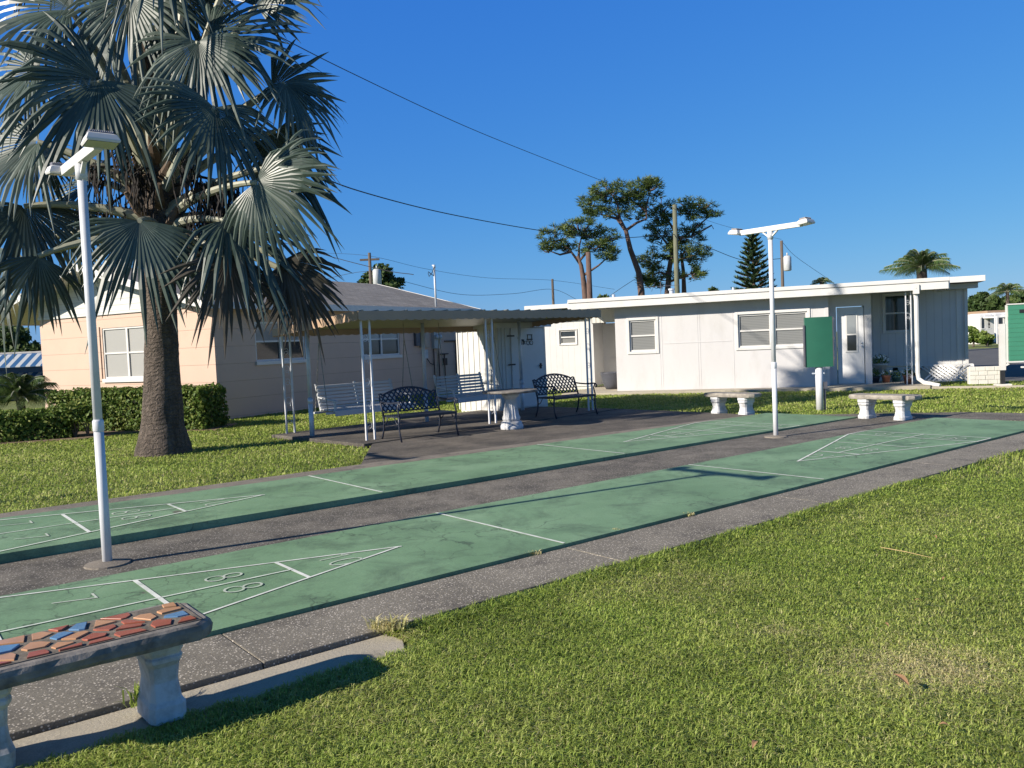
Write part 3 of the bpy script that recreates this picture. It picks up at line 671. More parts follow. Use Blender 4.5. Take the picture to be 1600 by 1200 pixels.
b.box(-.05,-.02,ZE-.03,gx,WH,ZE+.05); b.build('gable_siding', M['lap'], H)
xf, xb = -.75, LH+.6
b = MB()
for ya, yb in ((YE, YR), (YR, YL)):
    b.add([(xf,ya,zroof(ya)),(xb,ya,zroof(ya)),(xb,yb,zroof(yb)),(xf,yb,zroof(yb))], [(0,1,2,3)])
    b.add([(xf,ya,zroof(ya)-.06),(xb,ya,zroof(ya)-.06),(xb,yb,zroof(yb)-.06),(xf,yb,zroof(yb)-.06)], [(3,2,1,0)])
b.build('roof', M['shingle'], H)
b = MB()
for ya, yb in ((YE, YR), (YR, YL)):
    b.add([(xf+.02,ya,zroof(ya)-.13),(xb-.02,ya,zroof(ya)-.13),(xb-.02,yb,zroof(yb)-.13),(xf+.02,yb,zroof(yb)-.13)], [(3,2,1,0)])
b.build('soffit', M['soffit'], H)
b = MB()
for x in (xf-.03, xb):
    for ya, yb in ((YE-.02, YR), (YR, YL+.02)):
        vs = [(x,ya,zroof(ya)-.17),(x,yb,zroof(yb)-.17),(x,yb,zroof(yb)+.015),(x,ya,zroof(ya)+.015)]; vs += [(p[0]+.03,p[1],p[2]) for p in vs]
        b.add(vs, [(0,1,2,3),(7,6,5,4),(0,4,5,1),(1,5,6,2),(2,6,7,3),(3,7,4,0)])
for y in (YE-.03, YL): b.box(xf,y,zroof(YE if y < 0 else YL)-.16,xb,y+.03,zroof(YE if y < 0 else YL)+.012)
b.build('fascia', M['trim'], H)
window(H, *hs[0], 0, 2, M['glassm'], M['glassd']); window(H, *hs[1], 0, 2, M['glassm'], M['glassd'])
window(H, 2.32, 4.32, 1.08, 2.45, 0, 2, M['blind'], M['blind'], Mx=G, trim=.0)
for x in (4.40, 1.80):
    q = MB(); q.box(x,-.03,1.02,x+.45,-.001,2.50,0,G); q.build('shutter', M['pink'], H, bevel=.006)
# meter boxes, pipes and the service mast on the side wall
def bx(nm, mt, *a):
    q = MB(); q.box(*a); return q.build(nm, mt, H, bevel=.008)
bx('panel_box', M['beigebox'], 8.72,-.14,1.55,9.15,-.001,2.2); bx('panel_door', M['darkgrey'], 8.42,-.10,1.62,8.66,-.001,2.2)
mb_ = bx('meter_box', M['meter'], 9.45,-.13,1.5,9.85,-.001,2.3)
for x in (9.56, 9.76): q = MB(); q.tube([(x,-.12,1.9),(x,-.21,1.9)], .075, 14); q.build('meter_dial', M['transf'], mb_, True)
bx('disconnect_box', M['transf'], 8.85,-.12,1.18,9.05,-.001,1.48)
q = MB()
for x, za, zb in ((8.95,.1,1.2),(9.5,.0,1.5),(9.8,.2,1.5),(9.9,1.6,2.9),(10.15,.3,1.3),(10.9,.0,1.75),(11.1,0,1.72)): q.tube([(x,-.05,za),(x,-.05,zb)], .022, 6)
q.tube([(10.2,-.05,1.75),(11.1,-.05,1.75)], .022, 6); q.tube([(9.9,-.05,1.3),(10.4,-.05,1.3)], .022, 6)
q.tube([(9.05,-.05,1.2),(9.2,-.09,1.0),(9.4,-.09,.95),(9.5,-.05,1.2)], .016, 6); q.box(10.05,-.10,.9,10.25,-.01,1.15); q.build('conduit', M['brownmetal'], H)
q = MB(); xm = 9.4; q.tube([(xm,-.3,2.8),(xm,-.3,4.28)], .035, 10); q.tube([(xm,-.3,4.26),(xm,-.3,4.34),(xm,-.22,4.36)], [.05,.05,.02], 10); q.build('service_mast', M['galv'], H, True)
q = MB(); q.tube([(xm,-.3,4.25),(xm-.12,-.35,3.98),(xm-.22,-.3,4.05),(xm-.3,-.25,4.12)], .014, 6); q.tube([(xm,-.3,4.28),(xm-.2,-.35,4.1),(xm-.34,-.3,3.95),(xm-.36,-.28,4.08)], .012, 6); q.build('service_wire', M['wire'], H)

# ---------------------------------------------------------------- white shed
S = thing('storage_shed', 'small white metal shed with a door and a black carriage ornament', 'shed', (-.30,19.25,0), PA)
LS, DS = 1.62, 1.36
b = MB(); b.box(0,0,-.05,LS,.05,1.98); b.box(0,DS-.05,-.05,LS,DS,1.98); b.box(LS-.05,.05,-.05,LS,DS-.05,1.98); b.box(0,.05,-.05,.05,DS-.05,1.98)
for i in range(8):
    y = .05+i*.19; b.box(-.016,y,.02,0,y+.035,1.96)
for i in range(3): b.box(.02+i*.11,-.016,.02,.05+i*.11,0,1.96)
b.build('wall', M['shedwall'], S)
b = MB(); b.box(-.10,-.10,1.98,LS+.1,DS+.1,2.03); b.box(-.115,-.115,1.93,LS+.115,-.10,2.045); b.box(-.115,-.10,1.93,-.10,DS+.115,2.045); b.build('roof', M['trim'], S)
b = MB(); b.box(.42,-.035,.05,1.50,-.001,1.92); dr = b.build('door', M['white'], S, bevel=.006)
b = MB()
for z in (.35, 1.05, 1.72): b.box(.30,-.05,z,.52,-.036,z+.035)
b.build('hinge', M['black'], dr)
b = MB(); b.box(1.36,-.06,.93,1.40,-.036,1.06); b.tube([(1.38,-.06,1.0),(1.38,-.09,1.0),(1.28,-.09,1.0)], .012, 6); b.build('handle', M['black'], dr)
# horse and carriage silhouette ornament
b = MB(); yy = -.045
def disc(cx, cz, r, inner):
    n = 18
    vs = [(cx+rr*math.cos(2*math.pi*i/n), yy, cz+rr*math.sin(2*math.pi*i/n)) for rr in (r, inner) for i in range(n)]; vs += [(p[0], yy+.008, p[2]) for p in vs]
    b.add(vs, [(i,(i+1)%n,n+(i+1)%n,n+i) for i in range(n)]+[(i,2*n+i,2*n+(i+1)%n,(i+1)%n) for i in range(n)])
disc(.98,1.56,.055,.042); disc(1.09,1.56,.055,.042)
for a, c, wd in (((.94,1.64),(1.13,1.64),.03),((.97,1.64),(.97,1.74),.012),((1.11,1.64),(1.11,1.74),.012),((.95,1.75),(1.13,1.75),.02),((.80,1.60),(.96,1.60),.012),((.72,1.63),(.84,1.62),.05),((.72,1.63),(.67,1.70),.03),((.67,1.70),(.635,1.68),.022),((.73,1.62),(.71,1.52),.014),((.75,1.61),(.76,1.52),.014),((.82,1.61),(.81,1.52),.014),((.84,1.61),(.87,1.53),.014)):
    b.bar((a[0],yy,a[1]),(c[0],yy,c[1]),.01,wd)
b.build('carriage_ornament', M['black'], dr)

# ---------------------------------------------------------------- white house (local x along the front, y away)
WHs = thing('white_house', 'long low white panelled house with flat roof and side porch', 'house', (3.1,24.6,0), R_(-20))
wn = [(.42,1.20,1.17,2.08),(3.50,4.38,1.17,2.09),(4.46,5.33,1.17,2.09)]
b = MB(); wall(b, 0, 5.85, .0, 2.62, 0, .12, wn)
wall(b, 5.85, 6.95, .0, 2.62, .34, .12, [(6.07,6.78,.06,2.17)])
b.box(5.73,.12,0,5.85,.34,2.62); b.box(6.83,.46,0,6.95,2.6,2.62); b.box(0,.12,0,.12,4.5,2.62)
b.build('front_wall', M['panel'], WHs)
b = MB()
for x in (1.36, 1.30, 2.38, 2.44, 3.36, 5.45):
    b.box(x-.009,-.005,.05,x+.009,-.0005,2.50)
b.box(1.40,-.008,1.36,3.3,-.0005,1.385); b.box(5.79,-.02,.03,5.87,-.0005,2.5)
b.build('batten', M['panel'], WHs)
for w_ in wn: window(WHs, *w_, 0, 1, M['glasss'], M['glasss'], trim=.075, sill=False)
b = MB(); b.box(6.09,.36,.07,6.76,.40,2.15); dr = b.build('door', M['white'], WHs, bevel=.006)
b = MB(); b.box(6.29,.34,.92,6.61,.359,2.0); b.build('door_window_trim', M['trim'], dr, bevel=.004)
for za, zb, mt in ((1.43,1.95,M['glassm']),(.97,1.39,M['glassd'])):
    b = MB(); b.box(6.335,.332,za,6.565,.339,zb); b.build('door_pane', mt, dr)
b = MB(); b.tube([(6.70,.36,1.08),(6.70,.30,1.08)], .025, 10); b.tube([(6.70,.36,1.17),(6.70,.335,1.17)], .022, 10); b.build('handle', M['galv'], dr, True)
# recessed porch wall
DB = 2.45
b = MB(); wall(b, 6.95, 9.55, .42, 2.78, DB, .12, [(7.42,8.12,1.42,2.50)]); b.box(9.43,DB+.12,-.05,9.55,7.5,2.78); b.build('porch_wall', M['groove'], WHs)
window(WHs, 7.42, 8.12, 1.42, 2.50, DB, 1, M['glassg'], M['glassg'], sill=False, trim=.04)
hb = [(x, x+.15, z, z+.1) for x, z in ((7.30,.12),(7.62,.28),(8.15,.12),(8.3,.30),(8.62,.08),(8.9,.28),(9.15,.10),(8.75,.30))]
b = MB(); wall(b, 6.95, 9.55, -.1, .40, DB+.02, .14, [h for h in hb]); b.build('block_skirting', M['blockw'], WHs)
b = MB(); b.box(6.95,DB+.3,-.1,9.4,DB+.35,.40); b.build('crawl_space_dark', M['black'], WHs)  # black sheet behind the vents stands for the shade of the crawl space
b = MB(); b.box(9.30,DB-.02,.1,9.42,DB-.001,2.78); b.box(9.5,DB-.05,.0,9.58,DB-.001,2.78); b.build('corner_board', M['trim'], WHs)
# left wing, open porch recess
b = MB(); wall(b, -3.3, -1.18, .08, 2.25, 2.0, .12, [(-2.31,-1.74,1.46,1.92)]); b.box(-1.30,2.12,.08,-1.18,3.3,2.25); b.build('wing_wall', M['groove'], WHs)
window(WHs, -2.31, -1.74, 1.46, 1.92, 2.0, 1, M['glassd'], M['glasss'], sill=False, trim=.03)
b = MB(); b.box(-3.28,2.03,-.1,-1.2,2.10,.075); b.build('wing_footing', M['blockw'], WHs)
b = MB(); b.box(-1.18,3.3,0,0,3.4,.86); b.box(-1.18,3.3,.86,-.62,3.4,2.1); b.box(-.48,3.3,.86,0,3.4,2.1); b.box(-1.18,3.24,.86,0,3.3,.92); b.box(-.62,3.38,.86,-.48,3.42,2.1); b.build('porch_screen', M['white'], WHs)
b = MB(); b.box(-1.22,1.9,2.10,0,1.99,2.55); b.box(-3.34,1.88,2.25,-1.22,1.99,2.42)
for i in range(9): b.box(-1.2+i*.135,1.885,2.11,-1.185+i*.135,1.8995,2.54)
b.build('porch_header', M['shedwall'], WHs)
# roof slab and fascia
b = MB(); zr_ = lambda y: 2.72+.045*(y+.45)
for x0_, x1_, y0_, y1_ in ((-1.25,8.72,-.45,7.0),):
    b.add([(x0_,y0_,zr_(y0_)),(x1_,y0_,zr_(y0_)),(x1_,y1_,zr_(y1_)),(x0_,y1_,zr_(y1_)),(x0_,y0_,2.60),(x1_,y0_,2.60),(x1_,y1_,2.80),(x0_,y1_,2.80)], [(0,1,2,3),(7,6,5,4),(0,4,5,1),(1,5,6,2),(2,6,7,3),(3,7,4,0)])
rf = b.build('roof', M['roofgrey'], WHs)
b = MB(); b.box(8.73,1.6,2.72,9.86,7.2,2.84); b.box(-3.35,1.75,2.66,-1.26,6.5,2.75); b.build('roof_extension', M['roofgrey'], WHs)
b = MB(); b.box(-1.27,-.49,2.47,8.72,-.451,2.66); b.box(-1.27,-.52,2.664,8.74,-.451,2.765); b.box(8.721,-.45,2.47,8.75,1.55,2.74)
b.box(8.74,1.55,2.70,9.89,1.60,2.86); b.box(9.86,1.6,2.70,9.89,7.2,2.86); b.box(-3.38,1.70,2.62,-1.28,1.75,2.76); b.box(-1.30,-.45,2.5,-1.272,1.7,2.72); b.build('fascia', M['trim'], WHs, bevel=.008)
b = MB(); b.box(8.76,2.1,2.55,9.80,2.42,2.69); b.build('side_soffit', M['white'], WHs)
b = MB(); b.box(-1.25,-.45,2.585,8.72,1.9,2.598); b.build('eave_soffit', M['white'], WHs)
b = MB(); b.tube([(7.97,-.50,2.55),(7.97,-.42,2.35),(7.98,-.42,2.2),(7.98,-.42,.35),(8.0,-.43,.2),(8.12,-.5,.10),(8.45,-.72,.03)], [.055,.055,.055,.055,.055,.055,.055], 8); b.box(7.90,-.54,2.38,8.04,-.40,2.62); b.build('downspout', M['trim'], WHs)
scroll_post(7.74,-.30,2.585,WHs,gap=.12,r=.013)
b = MB(); b.tube([(1.45,1.5,2.8),(1.45,1.5,2.97)], .07, 12); b.tube([(1.45,1.5,2.97),(1.45,1.5,3.02)], .1, 12); b.build('roof_vent', M['galv'], rf); b = MB(); b.tube([(-.35,1.5,2.8),(-.35,1.5,2.95)], .05, 10); b.build('roof_vent', M['galv'], rf); b = MB(); b.tube([(3.3,1.2,2.8),(3.3,1.2,2.92)], .04, 10); b.build('roof_vent', M['galv'], rf)
b = MB(); b.tube([(1.0,2.2,2.8),(1.0,2.2,3.3)], .008, 6); b.tube([(.5,2.2,3.14),(1.6,2.2,3.16)], .007, 6)
for x in (.75, 1.05, 1.3): b.tube([(x,2.0,3.0),(x+.05,2.4,3.3)], .006, 5)
b.build('antenna', M['darkgrey'], rf)
m = MB(); fr_ = lambda x, y: (3.1+x*math.cos(R_(-20))-y*math.sin(R_(-20)), 24.6+x*math.sin(R_(-20))+y*math.cos(R_(-20)))
m.prism([fr_(5.6,-1.15), fr_(8.2,-1.0), fr_(8.4,.2), fr_(7.6,2.4), fr_(6.9,2.4), fr_(6.9,.3), fr_(5.8,.3)], -.1, .05); m.prism([fr_(-1.5,-.75), fr_(5.59,-.75), fr_(5.59,-.01), fr_(.0,-.01), fr_(0,3.2), fr_(-1.2,3.2)], -.1, .03); m.prism([fr_(8.2,-.95), fr_(11.2,-1.2), fr_(11.2,-1.05), fr_(8.25,-.75)], -.1, .02)
struct(m.build('pavement', M['slab'], bevel=.01))

# ---------------------------------------------------------------- foliage helpers
def leaf_quads(P, Nn, size, asp=.5, rs=rng):
    n = len(P); r1 = rs.normal(size=(n,3)); u = np.cross(Nn, r1); u /= np.linalg.norm(u, axis=1)[:,None]+1e-9; v = np.cross(Nn, u); v /= np.linalg.norm(v, axis=1)[:,None]+1e-9
    s = (size*rs.uniform(.65,1.3,n))[:,None] if np.isscalar(size) else (size*rs.uniform(.8,1.2,n))[:,None]
    V = np.stack([P-u*s, P+v*s*asp, P+u*s, P-v*s*asp], 1).reshape(-1,3); Fq = np.arange(4*n).reshape(n,4)
    return V, Fq
def leaf_obj(name, P, Nn, size, mat, parent, asp=.5, tint=None):
    V, Fq = leaf_quads(P, Nn, size, asp); n = len(P)
    tt = rng.uniform(0,1,n) if tint is None else np.clip(tint+rng.uniform(-.25,.25,n),0,1)
    return npmesh(name, V, Fq, mat, np.repeat(tt,4), parent)
def unit(n):
    d = rng.normal(size=(n,3)); return d/np.linalg.norm(d, axis=1)[:,None]
def hedge_box(L, W, Hh, n, lump=.06):
    # leaves over the shell of a clipped hedge, in local coordinates
    f = rng.uniform(0,1,n); P = np.zeros((n,3)); Nn = np.zeros((n,3)); a = rng.uniform(-.5,.5,n); c = rng.uniform(0,1,n)
    aF = L*Hh; aT = L*W; aE = W*Hh; tot = 2*aF+aT+2*aE; e = np.cumsum([aF,aF,aT,aE,aE])/tot; k_ = np.searchsorted(e, f)
    P[:,0] = np.where(k_<3, a*L, np.where(k_==3, -L/2, L/2)); P[:,1] = np.where(k_==0, -W/2, np.where(k_==1, W/2, np.where(k_==2, (c-.5)*W, a*W)))
    P[:,2] = np.where(k_==2, Hh, c*Hh)
    Nn[:,0] = np.where(k_==3,-1,np.where(k_==4,1,0)); Nn[:,1] = np.where(k_==0,-1,np.where(k_==1,1,0)); Nn[:,2] = np.where(k_==2,1,.3)
    wob = np.array([noise.noise(Vector(p*2.5))+.5*noise.noise(Vector(p*7)) for p in P])
    inn = rng.uniform(-.14,.035,n)
    P += Nn*(wob*lump+inn)[:,None]; P[:,2] += .01*rng.normal(size=n)
    Nn = Nn+rng.normal(size=(n,3))*.65; Nn /= np.linalg.norm(Nn, axis=1)[:,None]
    return P, Nn
def shrub(name, label, cat, loc, rz, L, W, Hh, n, size, z0=0, group=None, mat='hedge'):
    t = thing(name, label, cat, loc, rz, group); P, Nn = hedge_box(L, W, Hh-z0, n); P[:,2] += z0
    P[:,2] = np.maximum(P[:,2], z0-.02)
    leaf_obj('foliage', P, Nn, size, M[mat], t, .55)
    q = MB(); q.box(-L/2+.13,-W/2+.13,max(.12,z0),L/2-.13,W/2-.13,Hh-.13); q.build('dark_core', M['shrub_core'], t)  # solid dark box in place of the shade between the leaves
    q = MB(); k_ = max(3, int(L/.3))
    for i in range(k_):
        x = -L/2+(i+.5)*L/k_+random.uniform(-.06,.06); 
        for j in range(3):
            q.tube([(x,0,-.03),(x+random.uniform(-.1,.1),random.uniform(-.1,.1),max(.15,z0*.7)),(x+random.uniform(-.25,.25),random.uniform(-W*.35,W*.35),Hh*.85)], [.018,.013,.005], 5)
    q.build('stem', M['wood'], t)
    return t
shrub('hedge', 'long clipped green hedge along the sunlit wall of the peach house', 'hedge', (-8.62,19.15,-.02), R_(-16), 4.1, .95, .90, 17000, .042)
shrub('hedge', 'lower clipped hedge block at the left edge, in front of the long hedge', 'hedge', (-10.15,17.62,-.02), R_(20), 1.5, .7, .60, 6000, .04)
shrub('bush', 'small bush with bare lower stems at the end of the low hedge', 'bush', (-9.12,17.75,-.02), R_(10), .75, .5, .66, 1500, .042, .34)
m = MB(); m.prism([(-10.9,16.9),(-9.0,17.2),(-8.3,18.25),(-6.45,18.05),(-6.4,19.5),(-10.9,19.6)], -.1, -.022); struct(m.build('soil', M['mulch']))

# ---------------------------------------------------------------- the fan palm
PT = Vector((-5.93,14.04,0))
palm = thing('fan_palm', 'big silver-green fan palm with thick ringed trunk on the left lawn', 'palm tree', PT)
b = MB(); prof = [(-.05,.45),(.06,.43),(.2,.39),(.45,.345),(.8,.315),(1.3,.285),(2.0,.262),(2.8,.245),(3.4,.235),(3.8,.25),(4.2,.27),(4.7,.20),(5.2,.1)]
lean = lambda z: (.045*z, 0)
vs = []; sg = 40; zz = np.linspace(-.05, 5.0, 70)
for z in zz:
    r = np.interp(z, [p[0] for p in prof], [p[1] for p in prof])
    for k_ in range(sg):
        a = 2*math.pi*k_/sg; rr = r*(1+.035*noise.noise(Vector((math.cos(a)*2, math.sin(a)*2, z*3)))+(.010+.008*noise.noise(Vector((z*2,0,0))))*math.sin(z*45+3*noise.noise(Vector((math.cos(a),math.sin(a),z)))*5))
        if z < .35: rr *= 1+.10*max(0,noise.noise(Vector((math.cos(a)*5, math.sin(a)*5, z*2))))
        vs.append((lean(z)[0]+rr*math.cos(a), rr*math.sin(a), z))
n = len(zz)
b.add(vs, [(i*sg+k_, i*sg+(k_+1)%sg, (i+1)*sg+(k_+1)%sg, (i+1)*sg+k_) for i in range(n-1) for k_ in range(sg)]); b.build('trunk', M['ptrunk'], palm, True)
def crown_axis(z): return Vector((PT.x+.045*z, PT.y, z))
def frond(hub, tip, Rr, spread, mats, droop=.5, fold=.3, nh=(0,-.75,.6), pr=.062, seed=0):
    rr = random.Random(seed); hub = Vector(hub); a = (Vector(tip)-hub).normalized()
    z0 = min(5.0, max(3.55, 3.9+.35*(hub.z-4.2))); st = crown_axis(z0); out = (hub-st); o2 = Vector((out.x, out.y, 0))
    if o2.length > 1e-3: st = st+o2.normalized()*.16
    V = []; Fc = []; mi = []; tint = []
    # petiole
    mid = (st+hub)/2+Vector((0,0,.22*out.length*.5))
    pts = [(st*(1-u)**2+mid*2*u*(1-u)+hub*u*u) for u in np.linspace(0,1,9)]
    q = MB(); q.tube(pts, [pr*1.5*(1-.55*i/8) for i in range(9)], 8); base = 0
    V += q.v; Fc += q.f; mi += [1]*len(q.f); tint += [.5]*len(q.v)
    nrm = Vector(nh); nrm = (nrm-a*nrm.dot(a)).normalized(); sd = nrm.cross(a)
    ns = int(21*spread/125); R0 = Rr
    for i in range(-ns, ns+1):
        f = i/ns; ph = R_(spread)*f; d = a*math.cos(ph)+sd*math.sin(ph); L = R0*(1-.28*abs(f)**1.6)*rr.uniform(.78,1.08)
        dp = R_(spread)/ns; lat = d.cross(nrm).normalized(); tt = min(1, max(0, .45+.35*noise.noise(Vector((i*.35, seed*3.1, 0)))+rr.uniform(-.2,.2)))
        dr = droop*.42*rr.uniform(.5,1.6); cup = fold*abs(math.sin(ph))
        sta = (.03,.24,.46,.62,.78,.92,1.0); o = len(V); un = .47
        jit = rr.gauss(0,.07); kink = rr.choice((0,0,0,.2,.45,.9)); kp = rr.uniform(.5,.8)
        for k_, s in enumerate(sta):
            r = L*s; 
            wd = r*dp*.55 if s <= un else (L*un*dp*.62)*(1+.25*min(1,(s-un)*4))*(1-((s-un)/(1-un))**1.8*.97)
            wd = min(wd, .046*Rr)
            p = hub+d*r+nrm*(cup*r*(1-.7*s))+lat*(jit*max(0,s-un)*L); 
            p = p-Vector((0,0,1))*(dr*L*max(0,s-.15)**2.3) - nrm*(.10*L*s*s) - Vector((0,0,1))*(kink*L*max(0,s-kp))
            n2 = nrm*((.25 if s < un else .6)*wd)
            V += [tuple(p-lat*wd), tuple(p+n2), tuple(p+lat*wd)]; tint += [min(1, tt+(.35 if s > .9 else 0))]*3
        for k_ in range(len(sta)-1):
            e = o+3*k_; Fc += [(e,e+1,e+4,e+3),(e+1,e+2,e+5,e+4)]; mi += [0,0]
    me = bpy.data.meshes.new('frond'); me.from_pydata([tuple(Vector(p)-PT) for p in V], [], Fc); me.update()
    at_ = me.attributes.new('tint','FLOAT','POINT'); at_.data.foreach_set('value', np.array(tint, dtype=np.float32))
    me.materials.append(mats[0]); me.materials.append(M['petiole']); me.polygons.foreach_set('material_index', mi)
    o = bpy.data.objects.new('frond', me); C.objects.link(o); o.parent = palm
    return o
FR = [ # hub px, dY, tip px, dY, radius, spread, droop, kind
 (155,125,-.9, 60,215,-1.5, 1.75,120,.35,0), (310,65,-.7, 320,190,-1.0, 1.35,105,.55,0), (330,60,-.2, 475,45,-.2, 1.5,95,.35,0),
 (445,130,.0, 515,225,.0, 1.25,85,.5,0), (425,140,.3, 545,108,.4, 1.25,70,.3,0), (335,168,-.9, 330,290,-1.4, 1.45,110,.5,0),
 (425,262,-.5, 560,312,-.9, 1.32,84,.6,0), (400,285,-.9, 490,370,-1.1, 1.45,100,.5,0), (352,345,-.5, 480,440,-.6, 1.55,95,.45,0),
 (218,345,-1.0, 205,480,-1.3, 1.5,85,.4,0), (357,402,-.9, 352,520,-1.1, 1.35,80,.35,1), (458,430,-.2, 475,530,-.3, 1.2,85,.35,1),
 (38,322,-.4, 70,440,-.6, 1.5,95,.45,0), (60,222,-.2, -70,262,-.3, 1.6,100,.45,0), (62,228,.3, 75,330,.3, 1.2,90,.5,0),
 (110,15,-.4, -30,20,-.5, 1.7,105,.4,0), (60,110,.4, -80,150,.4, 1.6,110,.45,0), (205,-5,-.5, 195,110,-.8, 1.5,110,.55,0),
 (262,-30,.3, 300,90,.5, 1.5,110,.5,0), (400,10,.4, 470,-70,.5, 1.4,100,.4,0), (335,225,1.0, 420,170,1.6, 1.3,100,.4,0),
 (150,285,.9, 60,310,1.2, 1.4,100,.5,0), (430,205,.9, 510,320,1.2, 1.3,90,.5,0), (180,-160,.0, 90,-260,.0, 1.6,120,.3,0),
 (310,-150,.0, 410,-250,.0, 1.6,120,.3,0), (240,-240,.2, 240,-360,.4, 1.5,120,.2,0), (110,-90,.3, -20,-150,.5, 1.6,120,.4,0),
 (390,-100,.3, 510,-130,.5, 1.5,110,.4,0), (295,370,.9, 290,480,1.1, 1.3,90,.4,0), (10,390,.2, -10,490,.2, 1.3,90,.4,0),
  (335,335,.3, 400,470,.4, 1.3,85,.5,0), (120,330,.5, 130,450,.6, 1.3,85,.5,0),
 (250,-100,-.7, 250,0,-1.3, 1.4,110,.6,0), (290,-60,1.0, 340,60,1.5, 1.4,110,.5,0), (170,60,1.0, 80,100,1.5, 1.5,110,.5,0),
 (445,405,-.3, 520,500,-.3, 1.2,75,.35,1), (60,400,-.6, 40,520,-.7, 1.2,70,.3,0)]
for i, (hx, hy, hd, tx, ty, td, Rr, sp, drp, kd) in enumerate(FR):
    hub = at(hx, hy, 14+hd); tip = at(tx, ty, 14+td)
    frond(hub, tip, Rr, sp, [M['frondd'] if kd else M['frond']], drp, random.uniform(.15,.55), (random.uniform(-.8,.8),-.8,random.uniform(.1,.8)), seed=i+1)
# leaf bases, central spear, hanging fruit stalks
b = MB()
for i in range(26):
    a = i*2.4; z = 3.45+.06*i; c0 = crown_axis(z)-PT; d = Vector((math.cos(a), math.sin(a), 0)); r = .22
    L = random.uniform(.22,.5); b.tube([c0+d*r*.7, c0+d*(r+.35*L)+Vector((0,0,.25*L)), c0+d*(r+.8*L)+Vector((0,0,.75*L))], [.11,.09,.035], 7)
b.build('leaf_base', M['boot'], palm)
b = MB(); b.tube([crown_axis(4.6)-PT, crown_axis(6)-PT+Vector((-.10,0,0)), at(222,30,14.1)-PT, at(205,-200,14.2)-PT], [.17,.13,.08,.02], 9); b.build('spear_leaf', M['boot'], palm, True)
b = MB()
for px_, py_, dy, nn in ((345,300,-.45,70),(375,290,-.2,55),(180,215,-.3,45),(215,265,-.5,45),(300,250,-.5,35),(135,260,-.2,40),(160,330,0,30),(325,360,-.3,40)):
    c0 = at(px_, py_, 14+dy)-PT; s0 = crown_axis(4.3)-PT; b.tube([s0, (s0+c0)/2+Vector((0,0,.22)), c0], [.03,.025,.018], 6)
    for k_ in range(nn):
        p = c0+(s0-c0)*random.uniform(0,.35)+Vector((random.gauss(0,.10),random.gauss(0,.10),random.gauss(.05,.08))); L = random.uniform(.25,.75)
        q_ = p+Vector((random.gauss(0,.07),random.gauss(0,.07),-L)); md = (p+q_)/2+Vector((random.gauss(0,.05),random.gauss(0,.05),.03)); b.tube([p, md, q_], [.009,.014,.006], 4)
b.build('fruit_stalk', M['fruit'], palm)

# ---------------------------------------------------------------- pines
def limb(b, pts, r0, r1, seg=7):
    n = len(pts); b.tube(pts, [r0+(r1-r0)*i/(n-1) for i in range(n)], seg)
def needle_obj(cents, rad, per, parent, mat, ln=.34, tints=None, flat=.7):
    P = []; D = []; T = []
    for c, r, tn in zip(cents, rad, tints):
        n = int(per*(r/.5)**2); d = unit(n); d[:,2] = np.abs(d[:,2])*.9-.15
        o = unit(n)*(rng.uniform(0,1,n)**.4)[:,None]*r; o[:,2] *= flat
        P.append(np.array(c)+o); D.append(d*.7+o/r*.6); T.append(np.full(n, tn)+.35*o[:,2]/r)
    P = np.concatenate(P); D = np.concatenate(D); T = np.concatenate(T); D /= np.linalg.norm(D, axis=1)[:,None]
    s = np.cross(D, unit(len(P))); s /= np.linalg.norm(s, axis=1)[:,None]
    V = np.stack([P-s*.032, P+s*.032, P+D*ln], 1).reshape(-1,3)
    return npmesh('crown', V, np.arange(len(V)).reshape(-1,3), mat, np.repeat(np.clip(T+rng.uniform(-.2,.2,len(P)),0,1),3), parent)
def pine(label, Y, trunk_px, r0, blobs, branches):
    base = at(*trunk_px[0], Y); t = thing('pine_tree', label, 'pine tree', (base.x, Y, -.03), 0, 'tall pines behind the white house'); o = Vector((base.x, Y, -.03))
    b = MB(); pts = [Vector((base.x, Y, -.03))-o]+[at(x, y, Y)-o for x, y in trunk_px]; limb(b, pts, r0*.80, r0*.34, 9)
    for br in branches: limb(b, [at(x, y, Y+d)-o for x, y, d in br], r0*.32, r0*.09, 6)
    cs = []; rs_ = []; ts = []
    for (x, y, rx, ry, d, k_) in blobs:
        for _ in range(int(k_*1.15)):
            while True:
                a, c = random.uniform(-1,1), random.uniform(-1,1)
                if a*a+c*c < 1: break
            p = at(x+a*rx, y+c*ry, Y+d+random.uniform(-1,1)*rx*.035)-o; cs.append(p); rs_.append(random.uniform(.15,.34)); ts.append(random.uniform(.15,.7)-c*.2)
            if random.random() < .35:
                s_ = at(x+a*rx*.3, y+c*ry*.3+5, Y+d)-o; limb(b, [s_, (s_+p)/2+Vector((0,0,-.1)), p], .06, .02, 4)
    b.build('trunk', M['bark'], t, True)
    needle_obj(cs, rs_, 140, t, M['pine'], tints=ts)
    return t
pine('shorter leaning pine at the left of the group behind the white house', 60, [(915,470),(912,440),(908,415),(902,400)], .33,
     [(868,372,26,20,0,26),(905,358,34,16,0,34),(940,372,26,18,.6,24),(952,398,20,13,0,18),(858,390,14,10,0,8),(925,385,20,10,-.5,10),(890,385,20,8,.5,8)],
     [[(906,412,0),(890,390,0),(865,375,0)],[(904,405,0),(905,385,0),(910,365,0)],[(905,408,0),(925,385,.2),(940,370,.5)],[(912,430,0),(935,415,0),(950,402,0)],[(893,393,0),(875,398,.2),(858,392,.2)]])
